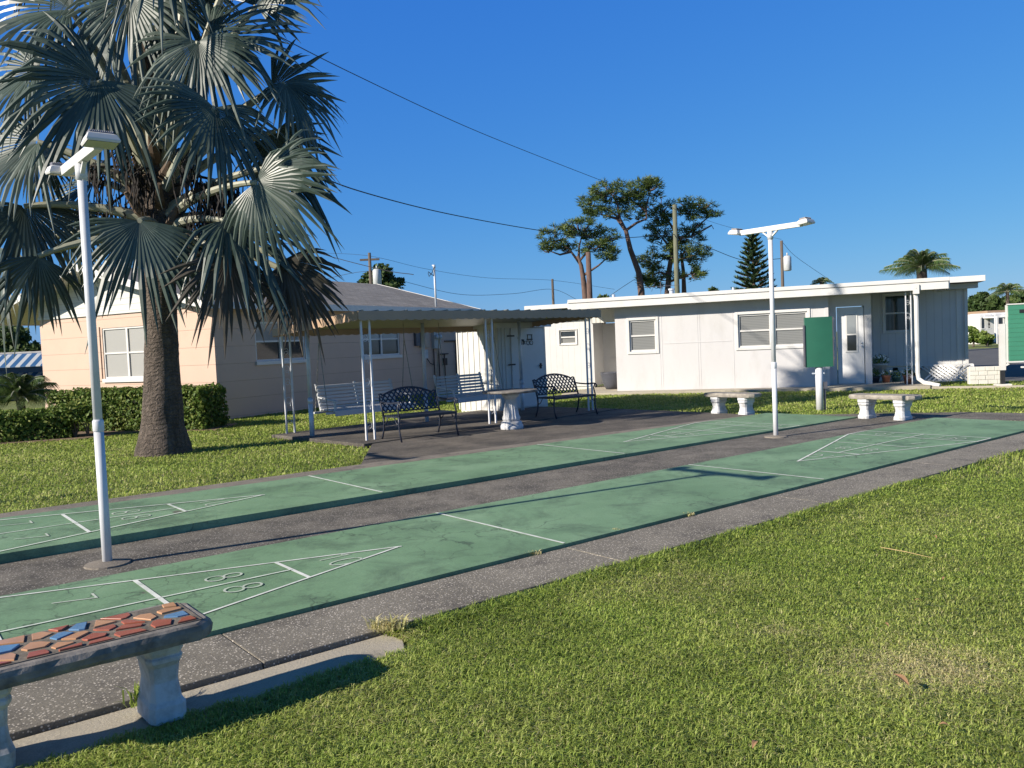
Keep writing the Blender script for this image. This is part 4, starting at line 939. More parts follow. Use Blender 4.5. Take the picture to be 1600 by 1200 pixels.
pine('tallest curved pine with a flat crown, middle of the group behind the white house', 62, [(1002,455),(998,425),(985,390),(978,360),(965,342)], .36,
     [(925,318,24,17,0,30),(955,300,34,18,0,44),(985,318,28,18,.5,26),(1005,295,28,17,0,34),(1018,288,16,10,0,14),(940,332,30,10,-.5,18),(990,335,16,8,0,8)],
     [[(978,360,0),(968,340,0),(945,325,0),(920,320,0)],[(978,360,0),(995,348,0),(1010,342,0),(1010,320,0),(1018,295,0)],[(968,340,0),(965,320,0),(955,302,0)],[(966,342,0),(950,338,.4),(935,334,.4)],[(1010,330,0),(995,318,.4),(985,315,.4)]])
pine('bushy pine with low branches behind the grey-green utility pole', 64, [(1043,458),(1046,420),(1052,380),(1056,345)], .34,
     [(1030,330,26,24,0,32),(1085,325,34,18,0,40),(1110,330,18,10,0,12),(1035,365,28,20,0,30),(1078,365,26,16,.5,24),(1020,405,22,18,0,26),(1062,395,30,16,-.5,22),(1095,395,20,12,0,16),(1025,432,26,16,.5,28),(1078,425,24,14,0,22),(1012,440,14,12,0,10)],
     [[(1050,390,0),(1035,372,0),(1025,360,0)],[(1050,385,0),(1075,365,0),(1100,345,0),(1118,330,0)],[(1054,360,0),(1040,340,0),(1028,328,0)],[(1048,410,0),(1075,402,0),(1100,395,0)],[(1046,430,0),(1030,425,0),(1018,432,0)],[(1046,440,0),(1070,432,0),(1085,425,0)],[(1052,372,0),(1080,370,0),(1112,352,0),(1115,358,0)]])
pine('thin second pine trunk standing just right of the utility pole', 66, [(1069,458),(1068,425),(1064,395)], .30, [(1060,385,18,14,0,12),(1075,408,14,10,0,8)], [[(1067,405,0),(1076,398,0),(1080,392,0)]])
# Norfolk pine
Y = 60; base = at(1178,450,Y); t = thing('norfolk_pine', 'dark narrow Norfolk pine with tiered branches behind the white house', 'conifer', (base.x,Y,-.03)); o = Vector((base.x,Y,-.03)); zt = at(1177,366,Y).z
b = MB(); b.tube([(0,0,0),(0,0,zt)], [.2,.03], 7); P = []; D = []
z = 2.6
while z < zt:
    f = (zt-z)/(zt-2.6); L = .25+1.7*f**.85; n = 7
    for k_ in range(n):
        a = 2*math.pi*(k_+random.random()*.3)/n+z; d = Vector((math.cos(a),math.sin(a),.45-.25*f)); e = d*L; b.tube([(0,0,z),(e.x*.6,e.y*.6,z+e.z*.4),(e.x,e.y,z+e.z*1.1)], [.03,.02,.01], 4)
        m_ = int(90*L/1.5)+14
        for j in range(m_):
            u = j/m_; p = Vector((e.x*u, e.y*u, z+e.z*(u*.7+.4*u*u))); sd = Vector((-d.y,d.x,0))*random.choice((-1,1)); P.append(p); D.append(sd*.8+d*.55+Vector((0,0,random.uniform(.2,.7))))
    z += .30+.16*f
b.build('trunk', M['bark'], t); P = np.array(P); D = np.array([tuple(x) for x in D]); D /= np.linalg.norm(D,axis=1)[:,None]; s = np.cross(D, unit(len(P))); s /= np.linalg.norm(s,axis=1)[:,None]
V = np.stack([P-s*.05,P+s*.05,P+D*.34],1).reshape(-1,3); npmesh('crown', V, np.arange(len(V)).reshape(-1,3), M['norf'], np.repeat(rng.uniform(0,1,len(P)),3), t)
# feather palms
def feather_palm(name, label, px, py, Y, Rr, nf, r=.22, cat='palm tree', mat='fpalm', z=None, droop=1.0, group=None):
    c = at(px, py, Y) if z is None else Vector((px, Y, z)); t = thing(name, label, cat, (c.x,Y,-.03), 0, group); cz = c.z+.03
    b = MB(); b.tube([(0,0,0),(0.05,0,cz*.5),(0,0,cz)], [r*1.2,r,r*.9], 10); b.build('trunk', M['ptrunk'], t, True)
    P = []; Q = []; W = []; bb = MB()
    for i in range(nf):
        a = i*2.399+random.uniform(-.2,.2); el = R_(88-82*(i/nf)**1.1); L = Rr*random.uniform(.85,1.1); d = Vector((math.cos(a)*math.cos(el), math.sin(a)*math.cos(el), math.sin(el))); h = Vector((math.cos(a),math.sin(a),0)); pts = []
        for k_ in range(13):
            u = k_/12; pts.append(Vector((0,0,cz))+d*L*u+h*(.12*L*u*u)-Vector((0,0,droop*.55*L*u*u*(1.1 if el > .3 else .6))))
        bb.tube(pts, [.035*(1-.8*k_/12) for k_ in range(13)], 4); sd = Vector((-h.y,h.x,0))
        for k_ in range(2, 12):
            for j in range(5):
                u = j/5; p = pts[k_].lerp(pts[k_+1] if k_ < 12 else pts[k_], u); tn = (pts[min(12,k_+1)]-pts[k_-1]).normalized()
                for sg_ in (-1, 1):
                    ll = L*.24*math.sin(math.pi*(.12+.83*(k_+u)/12.5))+.08; e = (sd*sg_*.8+tn*.6+Vector((0,0,random.uniform(-.5,.15)))).normalized()*ll*random.uniform(.8,1.1); P.append(p); Q.append(p+e-Vector((0,0,.55*ll))); W.append(tn*.017*(Rr/2))
    bb.build('leaf_stalk', M['petiole'], t); P = np.array([tuple(x) for x in P]); Q = np.array([tuple(x) for x in Q]); W = np.array([tuple(x) for x in W])
    V = np.stack([P-W,P+W,Q],1).reshape(-1,3); npmesh('crown', V, np.arange(len(V)).reshape(-1,3), M[mat], np.repeat(rng.uniform(0,1,len(P)),3), t)
    return t
feather_palm('feather_palm', 'full drooping feather palm above the right end of the white house', 1440, 420, 48, 2.1, 34, .3, droop=.8)
feather_palm('feather_palm', 'tiny distant palm tuft above the middle of the white house roof', 1284, 441, 70, 1.0, 18, .2)
feather_palm('feather_palm', 'slim tall palm far behind the trailers at the right edge', 1574, 457, 85, 2.3, 20, .18)
feather_palm('feather_palm', 'low palm clump at the left corner of the peach house', -11.75, 0, 19.9, 1.15, 34, .10, 'palm', z=.75, droop=.8)

# ---------------------------------------------------------------- broadleaf trees
def tree(name, label, px0, px1, pytop, Y, pybase=None, n=2600, size=.22, mat='treel', group=None, lumps=14, depth=None):
    a = at(px0, pytop, Y); c = at(px1, pytop, Y); Wd = (c-a).length; cx = (a.x+c.x)/2; zt = at((px0+px1)/2, pytop, Y).z; t = thing(name, label, 'tree', (cx,Y,-.03), 0, group)
    b = MB(); b.tube([(0,0,0),(.1,0,zt*.35),(0,0,zt*.75)], [.05*zt,.035*zt,.012*zt], 7); dd = depth or Wd*.5; zb = max(.4, zt-Wd*.75) if pybase is None else pybase; cs = []
    for i in range(lumps):
        ang = random.uniform(0,6.28); rr = math.sqrt(random.random()); x = rr*math.cos(ang)*Wd*.40; y = rr*math.sin(ang)*dd*.8; hz = (1-.55*rr*rr); z = zb+(zt-zb)*random.uniform(.25,.9)*hz+(0 if i > 2 else .12*(zt-zb)); r = Wd*random.uniform(.12,.2); r = min(r, max(.3,(zt-zb)*.34))
        cs.append((x,y,min(z, zt-r*.8),r)); b.tube([(0,0,zt*.45),(x*.6,y*.6,z*.85),(x,y,z)], [.014*zt,.008*zt,.004*zt], 5)
    b.build('trunk', M['wood'], t); tot = sum(c[3]**2 for c in cs); P = []; Nn = []; T = []
    for x, y, z, r in cs:
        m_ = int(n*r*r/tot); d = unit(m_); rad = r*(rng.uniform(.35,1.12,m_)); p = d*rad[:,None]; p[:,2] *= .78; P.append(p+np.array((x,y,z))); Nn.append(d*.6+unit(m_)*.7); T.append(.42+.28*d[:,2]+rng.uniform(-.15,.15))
    P = np.concatenate(P); Nn = np.concatenate(Nn); Nn /= np.linalg.norm(Nn,axis=1)[:,None]; P[:,2] = np.maximum(P[:,2],.1); leaf_obj('crown', P, Nn, size, M[mat], t, .55, np.concatenate(T)); return t
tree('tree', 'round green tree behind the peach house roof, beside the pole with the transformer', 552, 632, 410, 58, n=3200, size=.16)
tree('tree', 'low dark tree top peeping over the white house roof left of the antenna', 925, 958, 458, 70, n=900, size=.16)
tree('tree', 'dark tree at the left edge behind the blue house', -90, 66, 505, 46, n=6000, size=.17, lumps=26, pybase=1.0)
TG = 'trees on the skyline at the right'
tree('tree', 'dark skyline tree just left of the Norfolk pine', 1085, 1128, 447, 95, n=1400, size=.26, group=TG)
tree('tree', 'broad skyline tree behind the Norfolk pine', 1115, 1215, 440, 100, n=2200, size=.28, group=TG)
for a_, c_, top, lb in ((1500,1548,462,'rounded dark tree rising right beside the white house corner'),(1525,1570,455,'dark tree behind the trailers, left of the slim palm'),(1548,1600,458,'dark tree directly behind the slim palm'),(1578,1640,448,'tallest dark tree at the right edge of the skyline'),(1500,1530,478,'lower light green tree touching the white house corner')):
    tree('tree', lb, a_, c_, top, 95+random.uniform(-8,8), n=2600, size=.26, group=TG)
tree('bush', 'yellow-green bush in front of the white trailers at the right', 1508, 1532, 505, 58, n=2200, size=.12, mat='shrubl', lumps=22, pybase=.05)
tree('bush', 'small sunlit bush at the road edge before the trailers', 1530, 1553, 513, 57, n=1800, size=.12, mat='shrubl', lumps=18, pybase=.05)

# ---------------------------------------------------------------- poles and wires
def upole(label, px, pt, Y, r=.14, mat='wood', cross=False, trans=0, pxb=None):
    a = at(px, pt, Y); t = thing('utility_pole', label, 'utility pole', (a.x,Y,-.03), 0, 'utility poles behind the houses'); b = MB(); dx = 0 if pxb is None else at(pxb, 455, Y).x-a.x
    b.tube([(dx*1.4,0,0),(0,0,a.z+.03)], [r*1.15,r*.85], 9); b.build('pole', M[mat], t, True)
    if cross: b = MB(); b.box(-.6,-.06,a.z-.45,.6,.06,a.z-.33); b.build('crossarm', M['wood'], t)
    if trans:
        b = MB(); b.tube([(trans,-.1,a.z-2.0),(trans,-.1,a.z-1.95),(trans,-.1,a.z-1.1),(trans,-.1,a.z-1.0)], [.2,.26,.26,.18], 12); b.tube([(trans,-.1,a.z-1.0),(trans,-.1,a.z-.8)], .05, 6); b.build('transformer', M['transf'], t, True)
    return t
upole('wooden utility pole with crossarm and transformer behind the peach house roof', 577, 395, 52, .11, cross=True, trans=.42)
upole('thin short utility pole between the two houses', 863, 436, 60, .1)
upole('tall grey-green utility pole among the pines', 1054, 320, 55, .17, 'polegreen', pxb=1058)
upole('brown bare pole inside the left pine', 919, 394, 57, .2, 'bark', pxb=921)
upole('dark utility pole with transformer right of the Norfolk pine', 1221, 376, 56, .11, trans=.32)
def wire(label, pts, r=.012, sag=0):
    b = MB(); P = [at(x,y,Y) for x,y,Y in pts]; out = []
    # Catmull-Rom through the given points
    Q = [P[0]*2-P[1]]+P+[P[-1]*2-P[-2]]
    for i in range(1, len(Q)-2):
        for u in np.linspace(0,1,12,endpoint=False):
            p0,p1,p2,p3 = Q[i-1],Q[i],Q[i+1],Q[i+2]; out.append(.5*((2*p1)+(p2-p0)*u+(2*p0-5*p1+4*p2-p3)*u*u+(3*p1-p0-3*p2+p3)*u**3))
    out.append(P[-1]); b.tube(out, r, 5); o = b.build('power_line', M['wire']); tag(o, label, 'wire', 'overhead power lines'); return o
wire('long overhead wire descending from the palm top to the tall pole', [(300,-15,15),(545,112,27),(750,207,37),(955,288,48),(1054,326,55)], .014)
wire('thick sagging overhead cable from the palm to the grey-green pole', [(470,262,26),(560,298,30),(700,334,38),(850,361,46),(950,372,50),(1056,366,55)], .022)
wire('cable running right from the grey-green pole past the Norfolk pine', [(1056,366,55),(1110,388,55),(1165,407,56),(1221,404,56)], .02)
wire('service wire from the palm to the mast on the peach roof', [(380,360,40),(510,399,34),(600,422,31),(646,429,29.6)], .014)
wire('thin high wire past the mast toward the short pole', [(500,395,60),(577,400,52),(665,420,54),(760,434,57),(863,438,60),(960,452,62)], .010)
wire('low wire behind the peach roof sagging to the short pole', [(490,440,55),(577,424,52),(640,442,54),(720,460,56),(800,459,58),(863,452,60),(905,470,60)], .013)
wire('slack guy wire beside the antenna on the white house', [(945,468,60),(975,447,60),(1010,425,61)], .018)
wire('guy wire sloping right from the transformer pole', [(1222,378,56),(1245,402,58),(1300,440,64)], .013)
wire('thin wire left from the transformer pole toward the pines', [(1221,374,56),(1170,363,56),(1110,346,56),(1060,326,55)], .010)

# ---------------------------------------------------------------- scoreboards
sb = thing('scoreboard', 'green scoreboard cabinet on a white post in front of the white house', 'scoreboard', (6.13,16.64,-.03), R_(-12), 'green scoreboards on posts')
b = MB(); b.tube([(0,0,-.05),(0,0,.98)], .072, 12); b.build('post', M['whitepole'], sb, True)
b = MB(); b.box(.085,.0,.0,.12,.05,.42); b.box(.085,-.02,.42,.15,.06,.56); b.build('cable_box', M['darkgrey'], sb); b = MB(); b.box(-.13,-.03,.72,.10,.03,.745); b.build('pole_strap', M['galv'], sb)
b = MB(); n = 14; vs = []
for z in (.86, 1.85):
    for i in range(n+1):
        x = -.26+.52*i/n; vs.append((x, -.075-.018*math.cos(math.pi*(i/n-.5)), z))
    for i in range(n+1): vs.append((-.26+.52*i/n, .05, z))
w_ = 2*(n+1)
fs = [(i,i+1,w_+i+1,w_+i) for i in range(n)]+[(n+1+i+1,n+1+i,w_+n+1+i,w_+n+1+i+1) for i in range(n)]+[(0,w_,w_+n+1,n+1),(n,2*n+1,w_+2*n+1,w_+n)]
fs += [(i+1,i,n+1+i,n+2+i) for i in range(n)]+[(w_+i,w_+i+1,w_+n+2+i,w_+n+1+i) for i in range(n)]
b.add(vs, fs); cb = b.build('cabinet', M['sbgreen'], sb)
b = MB(); b.box(-.282,-.10,.875,-.262,.04,1.70); b.box(.262,-.10,.88,.276,.04,1.84)
for z in (1.0,1.4,1.78): b.box(.276,-.11,z,.295,-.06,z+.05)
b.build('hinge', M['darkgrey'], cb)
sb2 = thing('scoreboard', 'wide green ribbed scoreboard on a white frame, cut by the right edge', 'scoreboard', (12.03,20.44,-.03), R_(-14), 'green scoreboards on posts')
for x in (0, 1.61):
    b = MB(); b.box(x-.06,-.06,.42,x+.06,.06,1.55); b.build('post', M['trim'], sb2)
    b = MB(); b.box(x-.045,-.045,.08,x+.045,.045,.42); b.build('post_foot', M['black'], sb2)
    b = MB(); b.box(x-.16,-.16,-.04,x+.16,.16,.08); b.build('footing', M['blockw'], sb2)
b = MB(); b.box(.12,-.12,.64,1.9,-.06,2.0); b.build('board', M['sbgreen2'], sb2)
b = MB(); b.box(.09,-.13,.60,1.93,-.05,.635); b.box(.09,-.13,2.003,1.93,-.05,2.03); b.bar((.0,-.02,.50),(.32,-.06,.70),.05,.05); b.bar((.55,-.02,.50),(.5,-.06,.62),.04,.04); b.box(.062,-.05,.60,.118,-.045,2.0); b.box(.4,-.05,.46,1.5,.0,.50); b.build('frame', M['trim'], sb2)
b = MB(); b.box(.35,-.135,1.80,.62,-.121,1.88); b.build('nameplate', M['black'], sb2)

# ---------------------------------------------------------------- pots, planter, lattice, block
def pot(label, x, y, r, h, mt, plant=0, flowers=0, lx=WHs, name='flower_pot'):
    p = Vector((*fr_(x, y), .05)); t = thing(name, label, 'flower pot', p, 0, 'potted flowers by the porch'); b = MB(); b.lathe([(r*.72,0),(r*.95,h*.8),(r*1.05,h*.82),(r*1.05,h),(r*.9,h),(r*.88,h*.9)], 20); b.build('pot', M[mt], t, True)
    if plant:
        n = plant; d = unit(n); d[:,2] = np.abs(d[:,2]); P = d*(rng.uniform(.4,1,n)*r*1.35)[:,None]+np.array((0,0,h)); leaf_obj('plant', P, d*.6+unit(n)*.6, .028, M['shrubl'], t, .6)
    if flowers:
        n = flowers*5; d = unit(flowers); d[:,2] = np.abs(d[:,2])*.8+.3; d /= np.linalg.norm(d,axis=1)[:,None]; c = np.repeat(d*(r*1.45)+np.array((0,0,h)),5,0); P = c+rng.normal(size=(n,3))*.018; V, Fq = leaf_quads(P, unit(n)*.6+np.repeat(d,5,0), .024, .8); npmesh('flower', V, Fq, M['petal'], None, t)['kind'] = 'stuff'
    return t
pot('large cream pot of white flowers beside the porch door', 7.22, 1.55, .20, .30, 'potwhite', 260, 22).location.z = .25
pot('dark low pot of green leaves left of the small terracotta pot', 7.02, .95, .17, .17, 'darkgrey', 200, 3)
pot('small terracotta pot in front of the cream flower pot', 7.32, .80, .12, .20, 'terra', 60, 6)
pot('small green pot right of the terracotta pot', 7.60, 1.15, .13, .15, 'potgreen', 120, 0)
pot('terracotta pot of white flowers beside the scroll post', 7.80, .05, .13, .24, 'terra', 200, 9)
t = thing('pot_stand', 'pale block carrying the cream flower pot', 'stand', (*fr_(7.22,1.55), .05)); b = MB(); b.box(-.17,-.17,0,.17,.17,.11); b.box(-.15,-.15,.11,.15,.15,.20); b.build('block', M['blockw'], t, bevel=.01)
p = fr_(-.40,1.0); t = thing('planter', 'large blue-grey tapered planter in the white house recess', 'planter', (*p,.03)); b = MB(); b.lathe([(.17,0),(.24,.12),(.30,.30),(.335,.5),(.345,.52),(.32,.52),(.30,.42)], 28); b.build('bowl', M['potgrey'], t, True); b = MB(); b.lathe([(.30,.43),(.1,.44)], 20); b.build('soil', M['mulch'], t)
t = thing('lattice_panel', 'white lattice panel leaning on the block skirting of the white house', 'lattice', (*fr_(8.95,DB-.5),-.02), R_(-20)); b = MB()
A_ = Matrix.Rotation(R_(-38), 4, 'X')
for i in range(-3, 12):
    for sg_ in (1, -1):
        pts = [Vector((-.62+i*.13+sg_*.0+ (u*.55*sg_), 0, u*.55)) for u in (0,1)]
        if all(-.75 < p_.x < .75 for p_ in pts): b.bar(A_ @ pts[0], A_ @ (pts[1]+Vector((0,.008*sg_,0))), .045, .008, 0, (0,1,0))
b.build('slat', M['white'], t); b = MB()
for a_, c_ in (((-.72,0,0),(.72,0,0)),((-.72,0,.56),(.72,0,.56)),((-.72,0,0),(-.72,0,.56)),((.72,0,0),(.72,0,.56))): b.bar(A_ @ Vector(a_), A_ @ Vector(c_), .04, .03, 0, (0,1,0))
b.build('frame', M['white'], t)
c0 = gnd(1541,598); t = thing('block_planter', 'low white textured block wall at the road beside the white house', 'low wall', (c0.x,c0.y,-.03), R_(-14)); b = MB()
for r_ in range(4):
    for i in range(4):
        x = -.42+i*.22-(.06 if r_%2 else 0); b.box(max(-.42,x)+.004, -.10+random.uniform(-.006,.006), r_*.115+.003, min(.42,x+.216), .10, r_*.115+.112)
b.build('block', M['blockw'], t, bevel=.008); b = MB(); b.box(-.425,-.08,0,.42,.09,.455); b.build('mortar_core', M['blockw'], t)

# ---------------------------------------------------------------- road and trailers far right, blue awning far left
m = MB(); m.prism([(13.3,22.4),(40,17),(70,26),(60,54),(40,54),(26,52),(21,46),(15.6,30.5)], -.1, -.03); struct(m.build('road', M['asphalt']))
def trailer(label, pxa, pxb, pytop, Y, aw=True):
    a = at(pxa,pytop,Y); c = at(pxb,pytop,Y); L = c.x-a.x; h = a.z; t = thing('mobile_home', label, 'mobile home', (a.x,Y,-.03), R_(6), 'white mobile homes along the road'); b = MB(); b.box(0,0,.35,L,3.2,h); b.build('body', M['trailer'], t, bevel=.12)
    b = MB(); b.box(.05,.1,0,L-.05,3.1,.35); b.build('skirting', M['blockw'], t)
    for f in (.2,.62):
        b = MB(); b.box(L*f,-.03,1.2,L*f+min(.9,L*.16),-.001,2.0); o = b.build('window', M['glassd'], t); b = MB(); b.box(L*f-.06,-.045,2.0,L*f+min(.9,L*.16)+.06,-.001,2.07); b.box(L*f-.06,-.045,1.13,L*f+min(.9,L*.16)+.06,-.001,1.2); b.build('frame', M['trim'], o)
    b = MB(); b.box(L*.42,-.03,.4,L*.42+.75,-.001,2.2); b.build('door', M['trim'], t)
    if aw:
        b = MB(); b.box(L*.3,-1.6,h-.35,L*.95,-.002,h-.27)
        for x in (L*.32,L*.93): b.box(x-.03,-1.55,-.0,x+.03,-1.49,h-.351)
        b.build('porch_awning', M['trailer'], t)
trailer('white mobile home nearest the house corner, partly behind the bush', 1514, 1532, 496, 66, False)
trailer('white mobile home with a porch awning left of the ribbed scoreboard', 1529, 1553, 490, 64)
trailer('white mobile home directly behind the ribbed scoreboard', 1553, 1590, 488, 68)
a = at(1543,485,72); c = at(1580,481,72); t = thing('carport', 'flat beige carport roof on posts above the trailers', 'carport', (a.x,72,-.03)); b = MB(); b.box(0,0,a.z-.3,c.x-a.x+2,4,a.z); b.build('roof', M['awning'], t); b = MB()
for x in (.2,c.x-a.x+1.8): b.box(x-.06,.2,0,x+.06,.32,a.z-.3)
b.build('post', M['trim'], t)
Y = 38; a = at(22,556,Y); c = at(66,552,Y); t = thing('blue_house', 'blue house with blue and white striped awnings at the left edge', 'house', (a.x-2.2,Y,-.03)); L = c.x-a.x+4.5
b = MB(); b.box(0,0,0,L,4,a.z+.12); b.build('wall', M['bluewall'], t)
for z, nm in ((a.z+.1,0),(a.z-.75,1)):
    b = MB(); b.add([(0,0,z),(L,0,z),(L,-1.0,z-.55),(0,-1.0,z-.55),(0,0,z-.04),(L,0,z-.04),(L,-1.0,z-.59),(0,-1.0,z-.59)], [(3,2,1,0),(4,5,6,7),(2,3,7,6),(1,2,6,5),(3,0,4,7)]); b.build('awning', M['bluestripe'], t)
for x in (1.9,3.0,3.8): b = MB(); b.box(x,-.04,.2,x+.6,-.001,1.1); b.build('window', M['blind'], t)
b = MB(); b.box(-.2,.02,a.z+.12,L+.2,4.2,a.z+.2); b.build('roof', M['roofgrey'], t)

# ---------------------------------------------------------------- dry leaves and straws on the lawn
for i, (x, y, s_) in enumerate(((1408,1063,.022),(1475,905,.011),(1462,840,.012),(1385,978,.010),(1180,1165,.015),(1475,1135,.010),(1435,940,.012))):
    p = gnd(x,y,.02); b = MB(); n = 7; vs = []
    for k_ in range(n):
        u = k_/(n-1); w_ = math.sin(math.pi*min(.97,u+.03))*s_*.7; vs += [(-s_*2+4*s_*u,-w_,.35*w_+.012*math.sin(u*3)),(-s_*2+4*s_*u,0,.012*math.sin(u*3)),(-s_*2+4*s_*u,w_,.5*w_+.012*math.sin(u*3))]
    b.add(vs, [f for k_ in range(n-1) for f in ((3*k_,3*k_+1,3*k_+4,3*k_+3),(3*k_+1,3*k_+2,3*k_+5,3*k_+4))]); o = b.build('dry_leaf', M['dryleaf'], loc=(p.x,p.y,.022)); o.rotation_euler = (random.uniform(-.3,.3),random.uniform(-.3,.3),random.uniform(0,6))
    tag(o, ('large curled brown leaf at the edge of the dry lawn patch','small dry brown leaf among the grass blades of the front lawn')[int(i > 0)], 'leaf', 'dry leaves on the front lawn')
b = MB(); b.tube([gnd(1376,855,.03),gnd(1415,862,.035),gnd(1458,872,.025)], [.0025,.0025,.001], 5); o = b.build('straw', M['straw']); tag(o, 'long pale dry straw lying on the front lawn near the walkway', 'straw')

# ---------------------------------------------------------------- lawn blades
def inpoly(X, Yv, poly_):
    c = np.zeros(len(X), bool); n = len(poly_); j = n-1
    for i in range(n):
        xi, yi = poly_[i]; xj, yj = poly_[j]; cond = ((yi > Yv) != (yj > Yv)) & (X < (xj-xi)*(Yv-yi)/(yj-yi+1e-12)+xi); c ^= cond; j = i
    return c
def sample(n, ymin, ymax, pw):
    # density falls with distance; only the wedge the photo could see, with a margin on each side
    y = (rng.uniform(0,1,n)*(ymax**pw-ymin**pw)+ymin**pw)**(1/pw); x = rng.uniform(-1,1,n)*(y*.74+1.8); return x, y
x, y = sample(1050000, 2.3, 8.5, 1.1); x2, y2 = sample(440000, 8.5, 30, 1.0); x = np.concatenate([x,x2]); y = np.concatenate([y,y2])
cc, sn = math.cos(CTH), math.sin(CTH); S_ = (x-CX)*cc+(y-CY)*sn; T_ = -(x-CX)*sn+(y-CY)*cc
fq = lambda a, b_, f: np.sin(a*f+1.3*np.sin(b_*f*.7))*np.sin(b_*f*1.1+1.7*np.sin(a*f*.6))
wob = .035*fq(S_, T_, 5)+.02*fq(S_, T_, 17)
keep = ((T_ < -1.545+wob) & ~((T_ > -1.86+wob*.8) & (S_ < -1.03+wob))) | ((T_ > 4.27+wob) & (S_ < 2.32)) | ((T_ > 4.2) & (S_ >= 2.3)) | ((S_ > 11.35+wob*2) & (T_ < 4.4)) | ((S_ > 10.55+wob) & (T_ > 2.5)) 
keep &= ~((S_ < 12.75) & (T_ < -.85) & (T_ > -1.545)) & ~((S_ < 12.2+wob) & (T_ > -1.3) & (T_ < 2.4))
for pl_ in (PATP, [tuple((Matrix.Rotation(PA,3,'Z') @ Vector((*v,0))+PO)[:2]) for v in ((-.32,-.38),(6.4,-.38),(6.4,2.75),(-.28,2.75))], [tuple((Matrix.Rotation(R_(61),3,'Z') @ Vector((*v,0))+Vector((-7.31,20.69,0)))[:2]) for v in ((0,0),(LH,0),(LH,WH),(0,WH))],
            [fr_(5.6,-1.15), fr_(8.2,-1.0), fr_(8.4,.2), fr_(7.6,2.4), fr_(6.9,2.4), fr_(6.9,.3), fr_(5.8,.3)], [fr_(-1.5,-.75), fr_(5.59,-.75), fr_(5.59,8), fr_(-3,8), fr_(-3,2), fr_(-1.2,2)], [fr_(0,0),fr_(9.5,DB),fr_(9.5,8),fr_(0,8)],
            [(-10.9,16.95),(-9.05,17.25),(-8.35,18.3),(-6.5,18.1),(-6.45,19.5),(-10.9,19.6)], [tuple((Matrix.Rotation(PA,3,'Z') @ Vector((*v,0))+Vector((-.3,19.25,0)))[:2]) for v in ((0,0),(LS,0),(LS,DS),(0,DS))],
            [(13.3,22.4),(40,17),(70,26),(60,54),(40,54),(26,52),(21,46),(15.6,30.5)]):
    keep &= ~inpoly(x, y, pl_)
keep &= ~(((x-PT.x)**2+(y-PT.y)**2) < .45**2)
x = x[keep]; y = y[keep]; n = len(x); print('blades', n)
d = np.hypot(x, y); hgt = np.interp(d, [2,6,14,30], [.033,.035,.043,.054])*rng.uniform(.55,1.35,n); wid = np.interp(d, [2,6,14,30], [.0019,.0029,.0075,.016])*rng.uniform(.7,1.3,n)
S_ = (x-CX)*cc+(y-CY)*sn; T_ = -(x-CX)*sn+(y-CY)*cc
edge = np.exp(-((T_+1.62)/.12)**2)*(S_ > -1.2); hgt *= 1+.8*edge
pt = fq(x, y, 1.4)*.5+fq(x+7, y-3, 3.7)*.35+fq(x-2, y+5, 9.)*.2
c1 = gnd(1440,1030); dry = np.exp(-(((x-c1.x)/.42)**2+((y-c1.y)/.34)**2)**1.3); c2 = gnd(1060,905); dry += .55*np.exp(-(((x-c2.x)/.5)**2+((y-c2.y)/.3)**2))
c3 = gnd(625,985); dry += .9*np.exp(-(((x-c3.x)/.12)**2+((y-c3.y)/.1)**2))
for k_ in range(14):
    sx_, sy_ = rng.uniform(-1.5,5.5), rng.uniform(3,8.5); dry += rng.uniform(.25,.6)*np.exp(-(((x-sx_)/rng.uniform(.06,.2))**2+((y-sy_)/rng.uniform(.06,.2))**2))
cl = fq(x+.3*y, y-.2*x, 23.)*.5+fq(x-3, y+2, 51.)*.5; strw = rng.uniform(0,1,n) < .11
tint = np.clip(.36+.2*pt+.10*cl+.5*dry+rng.normal(size=n)*.19+strw*.5-.12*edge, 0, 1); hgt *= 1-.35*np.clip(dry,0,1); hgt *= 1+.22*pt+.28*cl; hgt *= np.where(strw, .75, 1)
az = rng.uniform(0, 2*math.pi, n); ln_ = rng.uniform(.4,1.5,n)*(1+.6*np.clip(dry,0,1))*np.where(strw, 1.7, 1); dx, dy = np.cos(az), np.sin(az); sx, sy = -dy, dx
B0 = np.stack([x,y,np.full(n,-.055)],1); sd = np.stack([sx,sy,np.zeros(n)],1)*wid[:,None]; dd = np.stack([dx,dy,np.zeros(n)],1); upz = np.array((0,0,1.))
mid = B0+dd*(hgt*ln_*.35)[:,None]+upz*(hgt*.68)[:,None]; tip = B0+dd*(hgt*ln_*1.05)[:,None]+upz*(hgt*np.clip(1.12-.5*ln_,.3,1.1))[:,None]
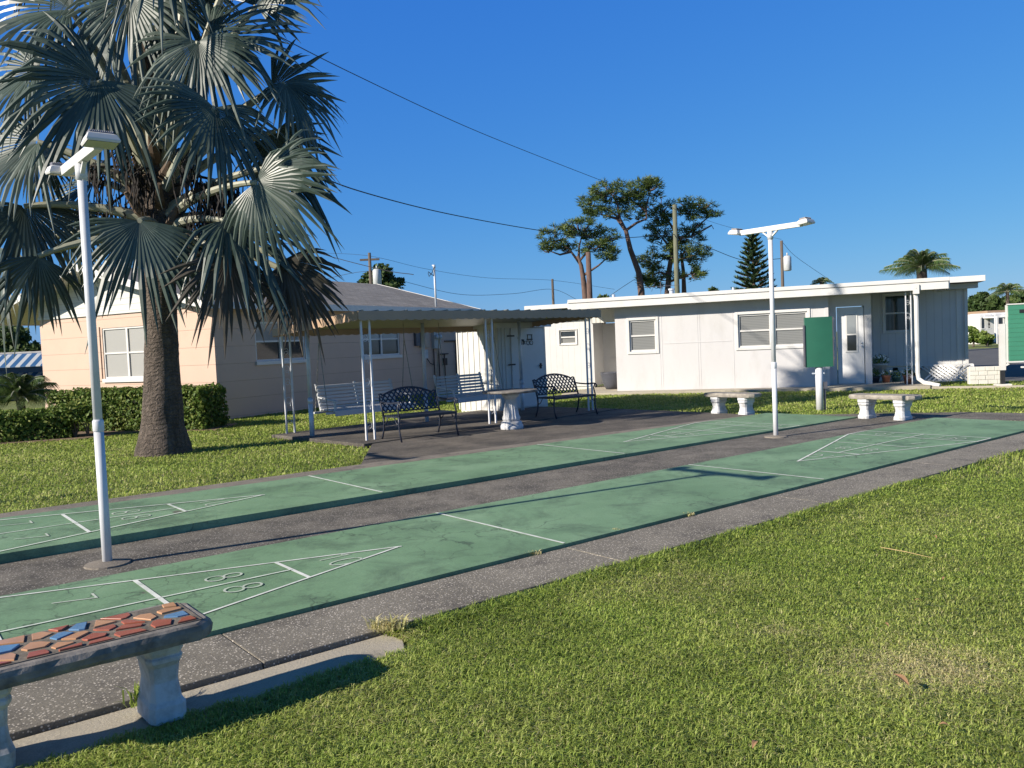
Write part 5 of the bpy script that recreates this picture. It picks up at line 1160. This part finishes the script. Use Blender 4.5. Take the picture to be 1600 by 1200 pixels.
V = np.stack([B0-sd, B0+sd, mid+sd*.8, mid-sd*.8, tip-sd*.08, tip+sd*.08],1).reshape(-1,3); i0 = np.arange(n)*6
Fq = np.concatenate([np.stack([i0,i0+1,i0+2,i0+3],1), np.stack([i0+3,i0+2,i0+5,i0+4],1)]); gr = npmesh('grass', V, Fq, M['grass'], np.repeat(tint,6)); tag(gr, 'mown green lawn grass with dry straw-coloured patches', 'grass', kind='stuff')
# weeds and dry tufts in the joints
def tuft(label, px, py, n, h, mat, tn, cat='weed', sp=.05):
    p = gnd(px,py,.0 if sp == .03 else -.03); p.z = -.03; t = np.zeros((n,3)); a = rng.uniform(0,6.28,n); l_ = rng.uniform(.3,1.2,n); hh = h*rng.uniform(.5,1.2,n); b0 = np.stack([rng.normal(size=n)*sp,rng.normal(size=n)*sp*.6,np.zeros(n)],1); d_ = np.stack([np.cos(a),np.sin(a),np.zeros(n)],1); s2 = np.stack([-np.sin(a),np.cos(a),np.zeros(n)],1)*.004
    md = b0+d_*(hh*l_*.4)[:,None]+upz*(hh*.7)[:,None]; tp = b0+d_*(hh*l_)[:,None]+upz*(hh*.85)[:,None]; V = np.stack([b0-s2,b0+s2,md+s2,md-s2,tp-s2*.1,tp+s2*.1],1).reshape(-1,3); i0 = np.arange(n)*6
    o = npmesh('grass_tuft', V, np.concatenate([np.stack([i0,i0+1,i0+2,i0+3],1), np.stack([i0+3,i0+2,i0+5,i0+4],1)]), M[mat], np.repeat(np.clip(tn+rng.normal(size=n)*.12,0,1),6)); o.location = (p.x,p.y,p.z+.01); tag(o, label, cat, 'grass tufts along the concrete'); return o
tuft('dry orange-brown grass tuft at the end of the pale kerb', 610, 985, 160, .07, 'grass', .97)
tuft('green grass tuft at the foot of the mosaic bench leg', 225, 1105, 60, .10, 'grass', .3, sp=.031)
for px_, py_, lb in ((830,862,'tiny dry weed in the lane edge joint, nearest the camera'),(965,827,'tiny dry weed in the lane edge joint, below the near dead line'),(1075,802,'tiny dry weed in the lane edge joint, farthest from the camera')): tuft(lb, px_, py_, 34, .03, 'grass', .97, sp=.03)
